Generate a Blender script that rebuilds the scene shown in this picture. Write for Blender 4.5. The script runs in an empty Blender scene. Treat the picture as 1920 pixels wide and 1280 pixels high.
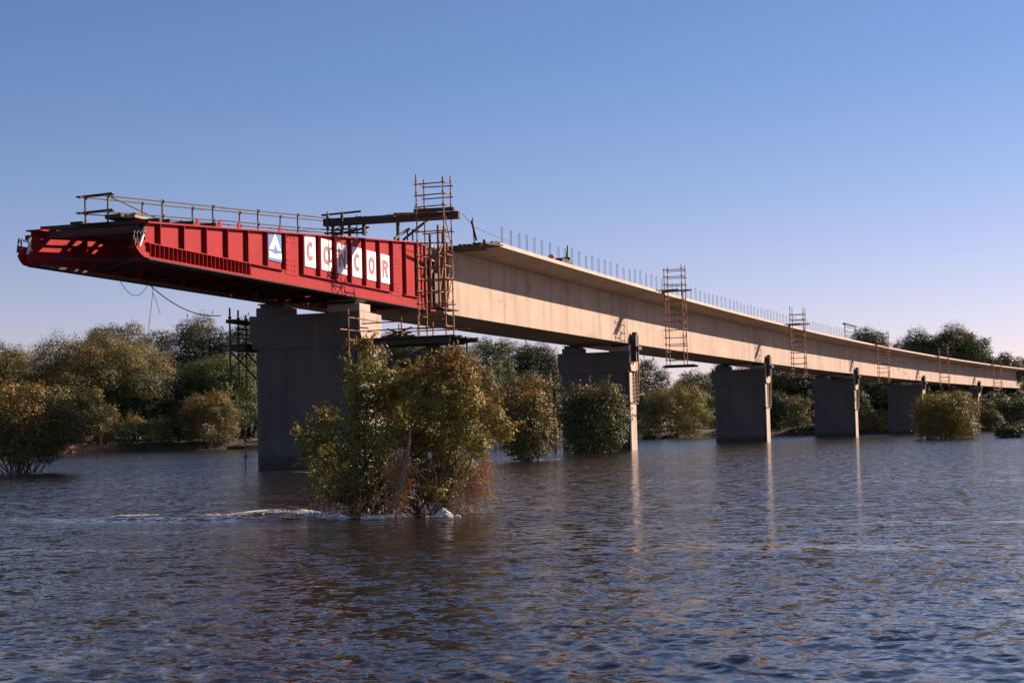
import bpy, math, random
import numpy as np
from mathutils import Vector, Matrix
R_ = math.radians
sc = bpy.context.scene
col = sc.collection
rnd = random.Random(7)

# ------------------------------------------------------------------ camera
F, CX, CY, CZ = 3034.84, -67.352, -29.245, 1.2814
YAW, PIT, ROL = 0.31524, 0.05782, 0.02452
fw = Vector((math.cos(YAW)*math.cos(PIT), math.sin(YAW)*math.cos(PIT), math.sin(PIT)))
rt = Vector((math.sin(YAW), -math.cos(YAW), 0))
up = rt.cross(fw)
c_, s_ = math.cos(ROL), math.sin(ROL)
right = rt*c_ - up*s_
upv = rt*s_ + up*c_
cam = bpy.data.objects.new('camera', bpy.data.cameras.new('camera'))
cam.matrix_world = Matrix(((right.x, upv.x, -fw.x, CX), (right.y, upv.y, -fw.y, CY), (right.z, upv.z, -fw.z, CZ), (0, 0, 0, 1)))
cam.data.sensor_width = 36
cam.data.lens = F/1920*36
cam.data.clip_end = 6000
cam.data.clip_start = 0.5
col.objects.link(cam)
sc.camera = cam

# ------------------------------------------------------------------ bridge frame (gentle curve in plan)
K, G, KV = 0.00065, 0.00338, -0.386e-5
ZS, ZD, OV, WB = 7.623, 11.379, 2.387, 4.52
def B(s, n, z):
    th = -K*s
    return Vector((math.sin(K*s)/K - math.sin(th)*n, -(1-math.cos(K*s))/K + math.cos(th)*n, z + G*s + KV*s*s))

# ------------------------------------------------------------------ mesh builder
class MB:
    def __init__(self): self.v = []; self.f = []
    def add(self, vs, fs):
        b = len(self.v); self.v += [tuple(p) for p in vs]; self.f += [tuple(b+i for i in f) for f in fs]
        return self
    def hexa(self, p):   # 8 points: bottom 4 ccw, top 4 ccw
        return self.add(p, [(3,2,1,0),(4,5,6,7),(0,1,5,4),(1,2,6,5),(2,3,7,6),(3,0,4,7)])
    def box(self, x0, x1, y0, y1, z0, z1):
        return self.hexa([(x0,y0,z0),(x1,y0,z0),(x1,y1,z0),(x0,y1,z0),(x0,y0,z1),(x1,y0,z1),(x1,y1,z1),(x0,y1,z1)])
    def tube(self, a, b, r, seg=6, r2=None):
        a, b = Vector(a), Vector(b); d = (b-a)
        if d.length < 1e-6: return self
        d.normalize(); t = d.orthogonal().normalized(); u = d.cross(t); r2 = r if r2 is None else r2
        vs = [a+(t*math.cos(2*math.pi*i/seg)+u*math.sin(2*math.pi*i/seg))*r for i in range(seg)]
        vs += [b+(t*math.cos(2*math.pi*i/seg)+u*math.sin(2*math.pi*i/seg))*r2 for i in range(seg)]
        fs = [(i,(i+1)%seg,seg+(i+1)%seg,seg+i) for i in range(seg)]
        fs += [tuple(reversed(range(seg))), tuple(range(seg,2*seg))]
        return self.add(vs, fs)
    def bar(self, a, b, w, h):    # rectangular bar between two points, h roughly vertical
        a, b = Vector(a), Vector(b); d = (b-a).normalized()
        side = d.cross(Vector((0,0,1)))
        side = Vector((1,0,0)) if side.length < 1e-4 else side.normalized()
        vv = side.cross(d).normalized(); S = side*w/2; V = vv*h/2
        return self.hexa([a-S-V, a+S-V, b+S-V, b-S-V, a-S+V, a+S+V, b+S+V, b-S+V])
    def prism(self, poly, y0, y1):  # polygon in x,z extruded along y
        n = len(poly)
        vs = [(p[0], y0, p[1]) for p in poly] + [(p[0], y1, p[1]) for p in poly]
        fs = [tuple(range(n)), tuple(reversed(range(n, 2*n)))] + [(i, n+i, n+(i+1) % n, (i+1) % n) for i in range(n)]
        return self.add(vs, fs)
    def chain(self, pts, r, seg=6, r2=None):
        n = len(pts)-1; r2 = r if r2 is None else r2
        for i in range(n):
            self.tube(pts[i], pts[i+1], r+(r2-r)*i/n, seg, r+(r2-r)*(i+1)/n)
        return self
    def mesh(self, name, mat):
        me = bpy.data.meshes.new(name); me.from_pydata(self.v, [], self.f); me.update()
        if mat: me.materials.append(mat)
        return me
    def build(self, name, mat, parent=None, loc=(0,0,0), bevel=0):
        import bmesh
        me = self.mesh(name, mat)
        bm = bmesh.new(); bm.from_mesh(me); bmesh.ops.recalc_face_normals(bm, faces=bm.faces); bm.to_mesh(me); bm.free()
        o = bpy.data.objects.new(name, me); col.objects.link(o); o.location = loc
        if parent: o.parent = parent
        if bevel:
            m = o.modifiers.new('bevel', 'BEVEL'); m.width = bevel; m.segments = 2; m.limit_method = 'ANGLE'
        return o
def tag(o, label=None, cat=None, group=None, kind=None):
    for k, v in (('label', label), ('category', cat), ('group', group), ('kind', kind)):
        if v: o[k] = v
    return o
def empty(name, loc, rz=0, label=None, cat=None, group=None):
    o = bpy.data.objects.new(name, None); col.objects.link(o); o.location = loc; o.rotation_euler = (0,0,rz); o.empty_display_size = .3
    return tag(o, label, cat, group)
def on_bridge(name, s, label, cat, group=None):   # Empty on the bridge axis; children use x along, y across, z height over water
    p = B(s, 0, 0); p.z = 0
    return empty(name, p, -K*s, label, cat, group)
def copy_obj(o, parent, loc=None):
    c = o.copy(); col.objects.link(c); c.parent = parent
    if loc is not None: c.location = loc
    return c

# ------------------------------------------------------------------ materials
def new_mat(name):
    m = bpy.data.materials.new(name); m.use_nodes = True
    nt = m.node_tree; nt.nodes.clear()
    out = nt.nodes.new('ShaderNodeOutputMaterial'); bs = nt.nodes.new('ShaderNodeBsdfPrincipled')
    nt.links.new(bs.outputs[0], out.inputs[0])
    return m, nt, bs, out
def noise(nt, scale, detail=4, rough=.55, vec=None, stretch=None, coord='Object'):
    tc = nt.nodes.new('ShaderNodeTexCoord'); src = tc.outputs[coord]
    if stretch:
        mp = nt.nodes.new('ShaderNodeMapping'); mp.inputs['Scale'].default_value = stretch
        nt.links.new(src, mp.inputs[0]); src = mp.outputs[0]
    n = nt.nodes.new('ShaderNodeTexNoise'); n.inputs['Scale'].default_value = scale
    n.inputs['Detail'].default_value = detail; n.inputs['Roughness'].default_value = rough
    nt.links.new(src, n.inputs['Vector']); return n.outputs['Fac']
def ramp(nt, fac, stops):
    r = nt.nodes.new('ShaderNodeValToRGB'); e = r.color_ramp.elements
    while len(e) < len(stops): e.new(.5)
    for i, (p, c) in enumerate(stops):
        e[i].position = p; e[i].color = (c[0], c[1], c[2], 1) if hasattr(c, '__len__') else (c, c, c, 1)
    nt.links.new(fac, r.inputs[0]); return r.outputs[0]
def mixc(nt, fac, a, b, mode='MIX'):
    m = nt.nodes.new('ShaderNodeMix'); m.data_type = 'RGBA'; m.blend_type = mode
    for sock, val in ((0, fac), (6, a), (7, b)):
        if hasattr(val, 'links') or hasattr(val, 'is_linked'): nt.links.new(val, m.inputs[sock])
        elif sock == 0: m.inputs[0].default_value = val
        else: m.inputs[sock].default_value = (val[0], val[1], val[2], 1)
    return m.outputs[2]
def bump(nt, bs, h, strength=.3, dist=.02):
    b = nt.nodes.new('ShaderNodeBump'); b.inputs['Strength'].default_value = strength; b.inputs['Distance'].default_value = dist
    nt.links.new(h, b.inputs['Height']); nt.links.new(b.outputs[0], bs.inputs['Normal'])

def mottled(name, ca, cb, scale=2, rough=.7, stretch=None, streak=None, streak_col=None, metallic=0, bs_bump=.25, stain=None, k=.73):
    sc_ = lambda c: tuple(v*k for v in c)
    ca, cb = sc_(ca), sc_(cb); streak_col = sc_(streak_col) if streak_col else None
    if stain: stain = (stain[0], sc_(stain[1])) + tuple(stain[2:])
    m, nt, bs, out = new_mat(name)
    n1 = noise(nt, scale, 6, .6, stretch=stretch)
    c = ramp(nt, n1, [(.32, ca), (.68, cb)])
    if streak:
        n2 = noise(nt, 1.0, 5, .6, stretch=streak)
        c = mixc(nt, ramp(nt, n2, [(.48, 0.0), (.7, 1.0)]), c, streak_col)
    if stain:
        n3 = noise(nt, stain[0], 3, .5, stretch=stain[2] if len(stain) > 2 else None)
        c = mixc(nt, ramp(nt, n3, [(.6, 0.0), (.78, 1.0)]), c, stain[1])
    nt.links.new(c, bs.inputs['Base Color'])
    bs.inputs['Roughness'].default_value = rough; bs.inputs['Metallic'].default_value = metallic
    n4 = noise(nt, scale*6, 4, .6)
    bump(nt, bs, n4, bs_bump, .02)
    return m
M = {}
M['girder'] = mottled('girder concrete', (.54,.39,.30), (.64,.465,.365), .8, .85, stretch=(.35,1,1), streak=(.9,.9,.10), streak_col=(.38,.28,.215), stain=(.55,(.33,.235,.175),(.6,1,2.2)))
def segment_joints(m, pitch):
    nt = m.node_tree; bs = nt.nodes['Principled BSDF']; src = bs.inputs['Base Color'].links[0].from_socket
    tc = nt.nodes.new('ShaderNodeTexCoord'); sp = nt.nodes.new('ShaderNodeSeparateXYZ'); nt.links.new(tc.outputs['Object'], sp.inputs[0])
    a = nt.nodes.new('ShaderNodeMath'); a.operation = 'PINGPONG'; nt.links.new(sp.outputs[0], a.inputs[0]); a.inputs[1].default_value = pitch/2
    b = nt.nodes.new('ShaderNodeMath'); b.operation = 'LESS_THAN'; nt.links.new(a.outputs[0], b.inputs[0]); b.inputs[1].default_value = .03
    f = nt.nodes.new('ShaderNodeMath'); f.operation = 'MULTIPLY'; nt.links.new(b.outputs[0], f.inputs[0]); f.inputs[1].default_value = .4
    nt.links.new(mixc(nt, f.outputs[0], src, (.2,.145,.11)), bs.inputs['Base Color'])
segment_joints(M['girder'], 11.875)
M['deck'] = mottled('deck concrete', (.66,.50,.41), (.76,.59,.49), 1.2, .85, stretch=(.4,1,1), streak=(.8,.8,.3), streak_col=(.56,.42,.34))
M['pier'] = mottled('shade-darkened pier concrete', (.165,.140,.115), (.19,.162,.132), .7, .9, stretch=(1,1,.35), streak=(1.3,1.3,.12), streak_col=(.14,.12,.10), stain=(.5,(.12,.105,.09)))  # darkened to put face shade into the colour; streaks and stains are wear
def pier_marks(m):
    nt = m.node_tree; bs = nt.nodes['Principled BSDF']; src = bs.inputs['Base Color'].links[0].from_socket
    tc = nt.nodes.new('ShaderNodeTexCoord'); sp = nt.nodes.new('ShaderNodeSeparateXYZ'); nt.links.new(tc.outputs['Object'], sp.inputs[0])
    def joint(sock, pitch, width):
        a = nt.nodes.new('ShaderNodeMath'); a.operation = 'PINGPONG'; nt.links.new(sock, a.inputs[0]); a.inputs[1].default_value = pitch/2
        b = nt.nodes.new('ShaderNodeMath'); b.operation = 'LESS_THAN'; nt.links.new(a.outputs[0], b.inputs[0]); b.inputs[1].default_value = width; return b.outputs[0]
    j = nt.nodes.new('ShaderNodeMath'); j.operation = 'MAXIMUM'; nt.links.new(joint(sp.outputs[2], 1.8, .016), j.inputs[0]); nt.links.new(joint(sp.outputs[1], 1.2, .010), j.inputs[1])
    f = nt.nodes.new('ShaderNodeMath'); f.operation = 'MULTIPLY'; nt.links.new(j.outputs[0], f.inputs[0]); f.inputs[1].default_value = .35
    c = mixc(nt, f.outputs[0], src, (.085,.07,.058))
    wet = nt.nodes.new('ShaderNodeMath'); wet.operation = 'MULTIPLY_ADD'; nt.links.new(noise(nt, 1.1, 5, .65, stretch=(1,1,.3)), wet.inputs[0]); wet.inputs[1].default_value = -.9; nt.links.new(sp.outputs[2], wet.inputs[2])
    c = mixc(nt, ramp(nt, wet.outputs[0], [(.0, .75), (.25, 0.0)]), c, (.05,.043,.036))
    nt.links.new(c, bs.inputs['Base Color'])
pier_marks(M['pier'])
M['cap'] = mottled('pier cap concrete', (.175,.146,.120), (.205,.17,.14), 1.1, .85, streak=(1.5,1.5,.2), streak_col=(.165,.138,.112))  # cap darkened like the shaft, shade put into the colour
M['pale'] = mottled('pale sunlit-end concrete', (.56,.43,.35), (.66,.52,.43), 1.1, .85, streak=(1.5,1.5,.25), streak_col=(.46,.35,.28), stain=(1.3,(.38,.29,.22)))  # light counterpart of the pier concrete, sunlight put into the colour
M['red'] = mottled('red paint', (.385,.024,.029), (.465,.034,.040), 1.0, .6, streak=(2.2,2.2,.25), streak_col=(.37,.028,.028), bs_bump=.06, stain=(1.3,(.25,.045,.03),(1,1,.45)))
M['red'].node_tree.nodes['Principled BSDF'].inputs['Specular IOR Level'].default_value = .08
M['shade_red'] = mottled('shade-darkened red steel', (.085,.022,.02), (.14,.03,.028), 2.0, .7)  # dark copy of the red paint for nose members in shade
M['rust'] = mottled('rusty scaffold steel', (.30,.115,.05), (.44,.20,.09), 6, .7, bs_bump=.3)
M['tube'] = mottled('brown scaffold tube', (.085,.055,.05), (.14,.085,.07), 5, .65, bs_bump=.2)
M['darksteel'] = mottled('dark steel', (.045,.04,.038), (.08,.065,.055), 4, .6)
M['timber'] = mottled('weathered timber', (.055,.042,.034), (.12,.085,.06), 3, .85, stretch=(1,6,6))
M['paleboard'] = mottled('pale timber', (.42,.28,.19), (.55,.38,.27), 3, .8)
M['white'] = mottled('white sign paint', (.74,.72,.70), (.84,.82,.80), 2, .6, bs_bump=.03, stain=(1.6,(.6,.52,.48)), k=.95)
M['letter'] = mottled('dull crimson lettering', (.34,.055,.10), (.42,.075,.13), 4, .6, bs_bump=.03, k=.95)
M['blue'] = mottled('blue sign paint', (.045,.12,.33), (.06,.16,.40), 3, .6, bs_bump=.03, k=.95)
M['cable'] = mottled('black cable', (.02,.02,.022), (.03,.03,.03), 4, .6)
M['green'] = mottled('green painted steel', (.10,.17,.07), (.16,.24,.10), 4, .6)
M['orange'] = mottled('orange plastic', (.62,.25,.12), (.7,.3,.16), 4, .5)
M['bark'] = mottled('bark', (.09,.06,.042), (.17,.115,.08), 4, .9, stretch=(4,4,1))
M['palebark'] = mottled('pale bare wood', (.30,.20,.13), (.42,.29,.2), 5, .85, stretch=(4,4,1))
M['debris'] = mottled('dry flood debris', (.60,.32,.12), (.80,.46,.19), 8, .9)
M['sand'] = mottled('sandy earth', (.26,.135,.075), (.36,.19,.105), .35, .95, stain=(.12,(.09,.085,.04)))
M['grass'] = mottled('bank grass', (.055,.06,.025), (.10,.085,.035), .3, .95, stain=(.1,(.16,.10,.05)))

def leaf_material(name):
    m, nt, bs, out = new_mat(name)
    oi = nt.nodes.new('ShaderNodeObjectInfo')
    at = nt.nodes.new('ShaderNodeAttribute'); at.attribute_name = 'tint'
    sep = nt.nodes.new('ShaderNodeSeparateColor'); nt.links.new(at.outputs['Color'], sep.inputs[0])
    # clump tint decides which clumps have turned orange; also warm light painted on tops
    sub = nt.nodes.new('ShaderNodeMath'); sub.operation = 'ADD'; nt.links.new(sep.outputs[0], sub.inputs[0]); nt.links.new(oi.outputs['Alpha'], sub.inputs[1])
    orange = ramp(nt, sub.outputs[0], [(.78, 0.0), (1.0, 1.0)])
    oc = ramp(nt, sep.outputs[1], [(0, (.17,.115,.030)), (.5, (.26,.155,.043)), (1, (.34,.175,.060))])
    hs = nt.nodes.new('ShaderNodeHueSaturation'); nt.links.new(oi.outputs['Color'], hs.inputs['Color'])
    v = nt.nodes.new('ShaderNodeMapRange'); nt.links.new(sep.outputs[1], v.inputs[0]); v.inputs[3].default_value = .6; v.inputs[4].default_value = 1.45
    nt.links.new(v.outputs[0], hs.inputs['Value'])
    h = nt.nodes.new('ShaderNodeMapRange'); nt.links.new(sep.outputs[2], h.inputs[0]); h.inputs[3].default_value = .47; h.inputs[4].default_value = .52
    nt.links.new(h.outputs[0], hs.inputs['Hue'])
    c = mixc(nt, orange, hs.outputs[0], oc)
    nt.links.new(c, bs.inputs['Base Color']); bs.inputs['Roughness'].default_value = .6
    bs.inputs['Specular IOR Level'].default_value = .25
    tr = nt.nodes.new('ShaderNodeBsdfTranslucent'); nt.links.new(c, tr.inputs[0])
    mx = nt.nodes.new('ShaderNodeMixShader'); mx.inputs[0].default_value = .17
    nt.links.new(bs.outputs[0], mx.inputs[1]); nt.links.new(tr.outputs[0], mx.inputs[2]); nt.links.new(mx.outputs[0], out.inputs[0])
    return m
M['leaf'] = leaf_material('leaves')

def water_material():
    m, nt, bs, out = new_mat('river water')
    bs.inputs['Base Color'].default_value = (.019,.016,.0145,1)
    bs.inputs['Roughness'].default_value = .09; bs.inputs['Specular IOR Level'].default_value = .22; bs.inputs['IOR'].default_value = 1.33
    tc = nt.nodes.new('ShaderNodeTexCoord')
    def nz(scale, detail, rough=.6, st=(1,1,1), rot=.3, out='Fac'):
        mp = nt.nodes.new('ShaderNodeMapping'); mp.inputs['Rotation'].default_value = (0,0,rot); mp.inputs['Scale'].default_value = st
        nt.links.new(tc.outputs['Object'], mp.inputs[0])
        n = nt.nodes.new('ShaderNodeTexNoise'); n.inputs['Scale'].default_value = scale; n.inputs['Detail'].default_value = detail
        n.inputs['Roughness'].default_value = rough; nt.links.new(mp.outputs[0], n.inputs['Vector']); return n.outputs[out]
    def vm(op, a, b=None, scale=None):
        n = nt.nodes.new('ShaderNodeVectorMath'); n.operation = op
        if hasattr(a, 'is_linked'): nt.links.new(a, n.inputs[0])
        else: n.inputs[0].default_value = a
        if b is not None:
            if hasattr(b, 'is_linked'): nt.links.new(b, n.inputs[1])
            else: n.inputs[1].default_value = b
        if scale is not None:
            if hasattr(scale, 'is_linked'): nt.links.new(scale, n.inputs['Scale'])
            else: n.inputs['Scale'].default_value = scale
        return n.outputs[0]
    # ripples too small for the mesh tilt the normal; cat's paws of wind and smooth boils vary their strength
    h = (.5,.5,.5)
    r1 = vm('SUBTRACT', nz(3.3, 3, .6, (1,.85,1), -YAW, 'Color'), h)
    r2 = vm('SUBTRACT', nz(13.0, 3, .6, (1,.8,1), .6, 'Color'), h)
    r = vm('ADD', vm('SCALE', r1, scale=RIPPLE), vm('SCALE', r2, scale=RIPPLE*1.0))
    mod = ramp(nt, nz(.17, 5, .66, (2.3,.34,1), -.36), [(.36, .20), (.46, .78), (.60, 1.15)])
    r = vm('MULTIPLY', vm('SCALE', r, scale=mod), (1,1,0))
    geo = nt.nodes.new('ShaderNodeNewGeometry')
    nrm = vm('NORMALIZE', vm('ADD', geo.outputs['Normal'], r))
    nt.links.new(nrm, bs.inputs['Normal'])
    return m
RIPPLE = .86
M['water'] = water_material()
def foam_material(broken):
    m, nt, bs, out = new_mat('broken foam' if broken else 'foam')
    n = noise(nt, 9, 5, .65)
    nt.links.new(ramp(nt, n, [(.3, (.55,.50,.48)), (.7, (.85,.82,.80))]), bs.inputs['Base Color']); bs.inputs['Roughness'].default_value = .8
    if broken:
        at = nt.nodes.new('ShaderNodeAttribute'); at.attribute_name = 'cover'
        n2 = noise(nt, 15, 6, .72, stretch=(1.3,.45,1))
        ad = nt.nodes.new('ShaderNodeMath'); ad.operation = 'MULTIPLY_ADD'; nt.links.new(at.outputs['Fac'], ad.inputs[0]); ad.inputs[1].default_value = .42; nt.links.new(n2, ad.inputs[2])
        a = ramp(nt, ad.outputs[0], [(.70, 0.0), (.86, .95)])
        tr = nt.nodes.new('ShaderNodeBsdfTransparent'); mx = nt.nodes.new('ShaderNodeMixShader')
        nt.links.new(a, mx.inputs[0]); nt.links.new(tr.outputs[0], mx.inputs[1]); nt.links.new(bs.outputs[0], mx.inputs[2]); nt.links.new(mx.outputs[0], out.inputs[0])
    return m
M['foam'] = foam_material(False); M['brokenfoam'] = foam_material(True)

# ------------------------------------------------------------------ light
SUN_DIR = Vector((1.05, -1.0, .725)).normalized()
sun_az = math.atan2(SUN_DIR.x, SUN_DIR.y); sun_el = math.asin(SUN_DIR.z)
L = bpy.data.lights.new('sun', 'SUN'); L.energy = 5.0; L.angle = R_(.5); L.color = (1.0, .79, .625)
so = bpy.data.objects.new('sun', L); col.objects.link(so); so.rotation_euler = SUN_DIR.to_track_quat('Z', 'Y').to_euler()
w = bpy.data.worlds.new('World'); sc.world = w; w.use_nodes = True
nt = w.node_tree; nt.nodes.clear()
sky = nt.nodes.new('ShaderNodeTexSky'); sky.sky_type = 'NISHITA'; sky.sun_disc = False
sky.sun_elevation = sun_el; sky.sun_rotation = sun_az
sky.altitude = 900; sky.air_density = 1.0; sky.dust_density = .6; sky.ozone_density = 4.0
bg = nt.nodes.new('ShaderNodeBackground'); bg.inputs[1].default_value = .05
wo = nt.nodes.new('ShaderNodeOutputWorld')
tcw = nt.nodes.new('ShaderNodeTexCoord'); sx = nt.nodes.new('ShaderNodeSeparateXYZ'); nt.links.new(tcw.outputs['Generated'], sx.inputs[0])
el = ramp(nt, sx.outputs[2], [(0.0, (1.60,1.07,1.16)), (.09, (1.42,1.04,1.14)), (.22, (.99,.985,1.12)), (.36, (.95,.93,1.08)), (.6, (.52,.54,.64)), (1.0, (.40,.42,.50))])
tint = nt.nodes.new('ShaderNodeMix'); tint.data_type = 'RGBA'; tint.blend_type = 'MULTIPLY'; tint.inputs[0].default_value = 1
nt.links.new(el, tint.inputs[7])
nt.links.new(sky.outputs[0], tint.inputs[6]); nt.links.new(tint.outputs[2], bg.inputs[0]); nt.links.new(bg.outputs[0], wo.inputs[0])
vs = sc.view_settings; vs.view_transform = 'Standard'; vs.look = 'None'; vs.exposure = 1.02; vs.gamma = 1; vs.use_curve_mapping = False

# ------------------------------------------------------------------ water
def make_water():
    rs = np.random.RandomState(3)
    # radial level-of-detail grid: fine rings near the bank the picture is taken from, coarser outwards
    rad = [0.0, 1.5]
    while rad[-1] < 700: rad.append(rad[-1]*1.0068 + .004)
    rad = np.array(rad[1:])
    a0 = np.arange(-24, 24.001, .11); out_a = np.arange(26, 334.001, 4.0)
    ang = np.radians(np.concatenate([a0, out_a])) + YAW
    A, Rr = np.meshgrid(ang, rad)
    x = CX + Rr*np.cos(A); y = CY + Rr*np.sin(A)
    z = np.zeros_like(x)
    step = np.maximum(Rr*.0068, .01)
    # chop: many small wave trains, mostly running across the current
    waves = []
    for i in range(190):
        lam = math.exp(rs.uniform(math.log(.05), math.log(.45)))
        th = rs.normal(-.15, .95) + (math.pi if rs.rand() < .3 else 0)
        amp = .0185*lam**1.0*(1.0 if lam < .2 else (.2/lam)**.9)
        waves.append((lam, th, amp, rs.uniform(0, 6.283)))
    warpx = .12*np.sin(x*2.3+y*1.4)+.10*np.sin(y*3.7-x*1.9)+.5*np.sin(x*.31+y*.17)+.35*np.sin(y*.43-x*.2+1.3); warpy = .12*np.sin(y*2.6-x*1.1+.4)+.10*np.sin(x*3.3+y*2.2)+.5*np.sin(y*.27-x*.13+.7)+.3*np.sin(x*.51+y*.33)
    patch = .5+.5*np.sin(x*.11+1.1*np.sin(y*.06)+.5)*np.sin(y*.085+1.3*np.sin(x*.045)+1.0)
    p2 = np.sin(x*.9+.8*np.sin(y*.35)+.3)*np.sin(y*.42+1.2*np.sin(x*.31)+2.0)
    patch = .35+.55*patch+.35*(.5+.5*p2)
    for lam, th, amp, ph in waves:
        k = 2*math.pi/lam
        fade = np.clip((lam/step-2.5)/3.0, 0, 1)
        z += amp*fade*np.sin(k*((x+warpx*.6)*math.cos(th)+(y+warpy*.6)*math.sin(th))+ph)
    z *= .29*patch
    z += wake(x, y)
    nr, na = x.shape
    V = np.stack([x, y, z], -1).reshape(-1, 3)
    idx = np.arange(nr*na).reshape(nr, na)
    nx = np.roll(idx, -1, axis=1)
    q = np.stack([idx[:-1], idx[1:], nx[1:], nx[:-1]], -1).reshape(-1, 4)
    return V, q
def wake(x, y):
    # bow wave and trough trailing down-current from the flooded bush
    u = y + 18.3; cx = -43.2 + .06*u
    along = np.clip(u/1.0, 0, 1)*np.clip((9.5-u)/6.0, 0, 1)
    z = .034*along*np.exp(-((x-cx-.15)/.28)**2) - .02*along*np.exp(-((x-cx+.45)/.33)**2)
    u2 = y + 17.6; cx2 = -41.7 - .25*u2
    al2 = np.clip(u2/.6, 0, 1)*np.clip((3.6-u2)/2.5, 0, 1)
    z = z + .06*al2*np.exp(-((x-cx2)/.25)**2)
    return z
def mesh_from_np(name, V, q, mat, smooth=True):
    me = bpy.data.meshes.new(name)
    me.vertices.add(len(V)); me.vertices.foreach_set('co', V.astype(np.float32).ravel())
    n, k = q.shape
    me.loops.add(n*k); me.loops.foreach_set('vertex_index', q.astype(np.int32).ravel())
    me.polygons.add(n); me.polygons.foreach_set('loop_start', (np.arange(n)*k).astype(np.int32))
    try: me.polygons.foreach_set('loop_total', np.full(n, k, np.int32))
    except Exception: pass
    me.update(calc_edges=True)
    if smooth: me.polygons.foreach_set('use_smooth', np.ones(n, bool))
    me.materials.append(mat)
    return me
V, q = make_water()
wob = bpy.data.objects.new('water', mesh_from_np('water', V, q, M['water'])); col.objects.link(wob); tag(wob, kind='structure')

# far river bank: an earth shore that rises to grassy ground running on to the horizon
bank_line = [(-60,520),(40,400),(130,260),(183.0,185.7),(172.3,142.7),(171.6,131.5),(176.6,120.0),(185.6,108.5),(195.9,82.6),(207.5,56.8),(213.6,34.0),(221.8,11.7),(231.7,-5.9),(242.6,-24.1),(261.0,-61.7),(300,-120),(380,-220),(520,-380)]
def make_bank():
    P = [Vector((a, b, 0)) for a, b in bank_line]
    pts = []
    for i in range(len(P)-1):
        for j in range(12): pts.append(P[i].lerp(P[i+1], j/12))
    pts.append(P[-1])
    prof = [(-3,-.6),(0,-.05),(1.2,.5),(3,1.1),(7,1.5),(18,1.9),(60,2.4),(200,3),(900,4),(3500,6)]
    c = Vector((-67, -29, 0)); rs = random.Random(4); V = []
    for p in pts:
        d = (p-c).normalized()
        for o, z in prof:
            jit = rs.uniform(-.8,.8) if 0 <= o < 20 else 0
            qv = p + d*(o+jit); V.append((qv.x, qv.y, z + (rs.uniform(-.15,.3) if o > 0 and o < 100 else 0)))
    k = len(prof); F_ = []
    for i in range(len(pts)-1):
        for j in range(k-1): F_.append((i*k+j, i*k+j+1, (i+1)*k+j+1, (i+1)*k+j))
    return V, F_
m, ntb, bsb, outb = new_mat('river bank ground')
geo = ntb.nodes.new('ShaderNodeNewGeometry'); sp = ntb.nodes.new('ShaderNodeSeparateXYZ'); ntb.links.new(geo.outputs['Position'], sp.inputs[0])
nn = noise(ntb, .12, 4, .6); ng = noise(ntb, 1.5, 5, .6)
ad = ntb.nodes.new('ShaderNodeMath'); ad.operation = 'MULTIPLY_ADD'; ntb.links.new(nn, ad.inputs[0]); ad.inputs[1].default_value = 2.4; ntb.links.new(sp.outputs[2], ad.inputs[2])
sandc = ramp(ntb, ng, [(.3, (.22,.10,.048)), (.7, (.33,.15,.075))]); grc = ramp(ntb, ng, [(.3, (.028,.030,.014)), (.7, (.07,.055,.024))])
vd = ntb.nodes.new('ShaderNodeVectorMath'); vd.operation = 'DISTANCE'; ntb.links.new(geo.outputs['Position'], vd.inputs[0]); vd.inputs[1].default_value = (174, 134, .8)
mr = ntb.nodes.new('ShaderNodeMapRange'); ntb.links.new(vd.outputs['Value'], mr.inputs[0]); mr.inputs[1].default_value = 9; mr.inputs[2].default_value = 14
mz = ntb.nodes.new('ShaderNodeMapRange'); ntb.links.new(ad.outputs[0], mz.inputs[0]); mz.inputs[1].default_value = 2.6; mz.inputs[2].default_value = 3.4
mxm = ntb.nodes.new('ShaderNodeMath'); mxm.operation = 'MAXIMUM'; ntb.links.new(mr.outputs[0], mxm.inputs[0]); ntb.links.new(mz.outputs[0], mxm.inputs[1])
ntb.links.new(mixc(ntb, mxm.outputs[0], sandc, grc), bsb.inputs['Base Color'])
bsb.inputs['Roughness'].default_value = .95
Vb, Fb = make_bank()
mb = MB(); mb.add(Vb, Fb); bk = mb.build('river_bank', m); tag(bk, kind='structure')

# ------------------------------------------------------------------ bridge
br = on_bridge('concrete_bridge', 0, 'long pale concrete box girder bridge curving away to the far bank', 'bridge')
def sweep(sect, ss, closed=True):
    mb = MB(); n = len(sect); V = []
    for s in ss: V += [B(s, a, b) for a, b in sect]
    F_ = []
    for i in range(len(ss)-1):
        for j in range(n): F_.append((i*n+j, (i+1)*n+j, (i+1)*n+(j+1) % n, i*n+(j+1) % n))
    F_ += [tuple(range(n)), tuple((len(ss)-1)*n+i for i in reversed(range(n)))]
    mb.add(V, F_); return mb
ss = [11+2*i for i in range(200)]; ss = [s for s in ss if s <= 345]
sweep([(0,ZS),(WB,ZS),(WB,ZD-.39),(0,ZD-.39)], ss).build('box_girder', M['girder'], br)
ss2 = [13.25+2*i for i in range(170)]; ss2 = [s for s in ss2 if s <= 345]
sweep([(-OV,ZD-.205),(-.02,ZD-.387),(WB+.02,ZD-.387),(WB+OV,ZD-.205),(WB+OV,ZD),(-OV,ZD)], ss2).build('deck_slab', M['deck'], br)
# recessed dark access opening and bar anchors on the cut end of the box
for y in (.5, 1.3, 3.2, 4.0):
    for z in (8.2, 9.2, 10.3):
        mb = MB(); mb.tube((11.0, y, z), (10.86, y, z), .11, 8); mb.build('anchor_plate', M['darksteel'], br)
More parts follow.
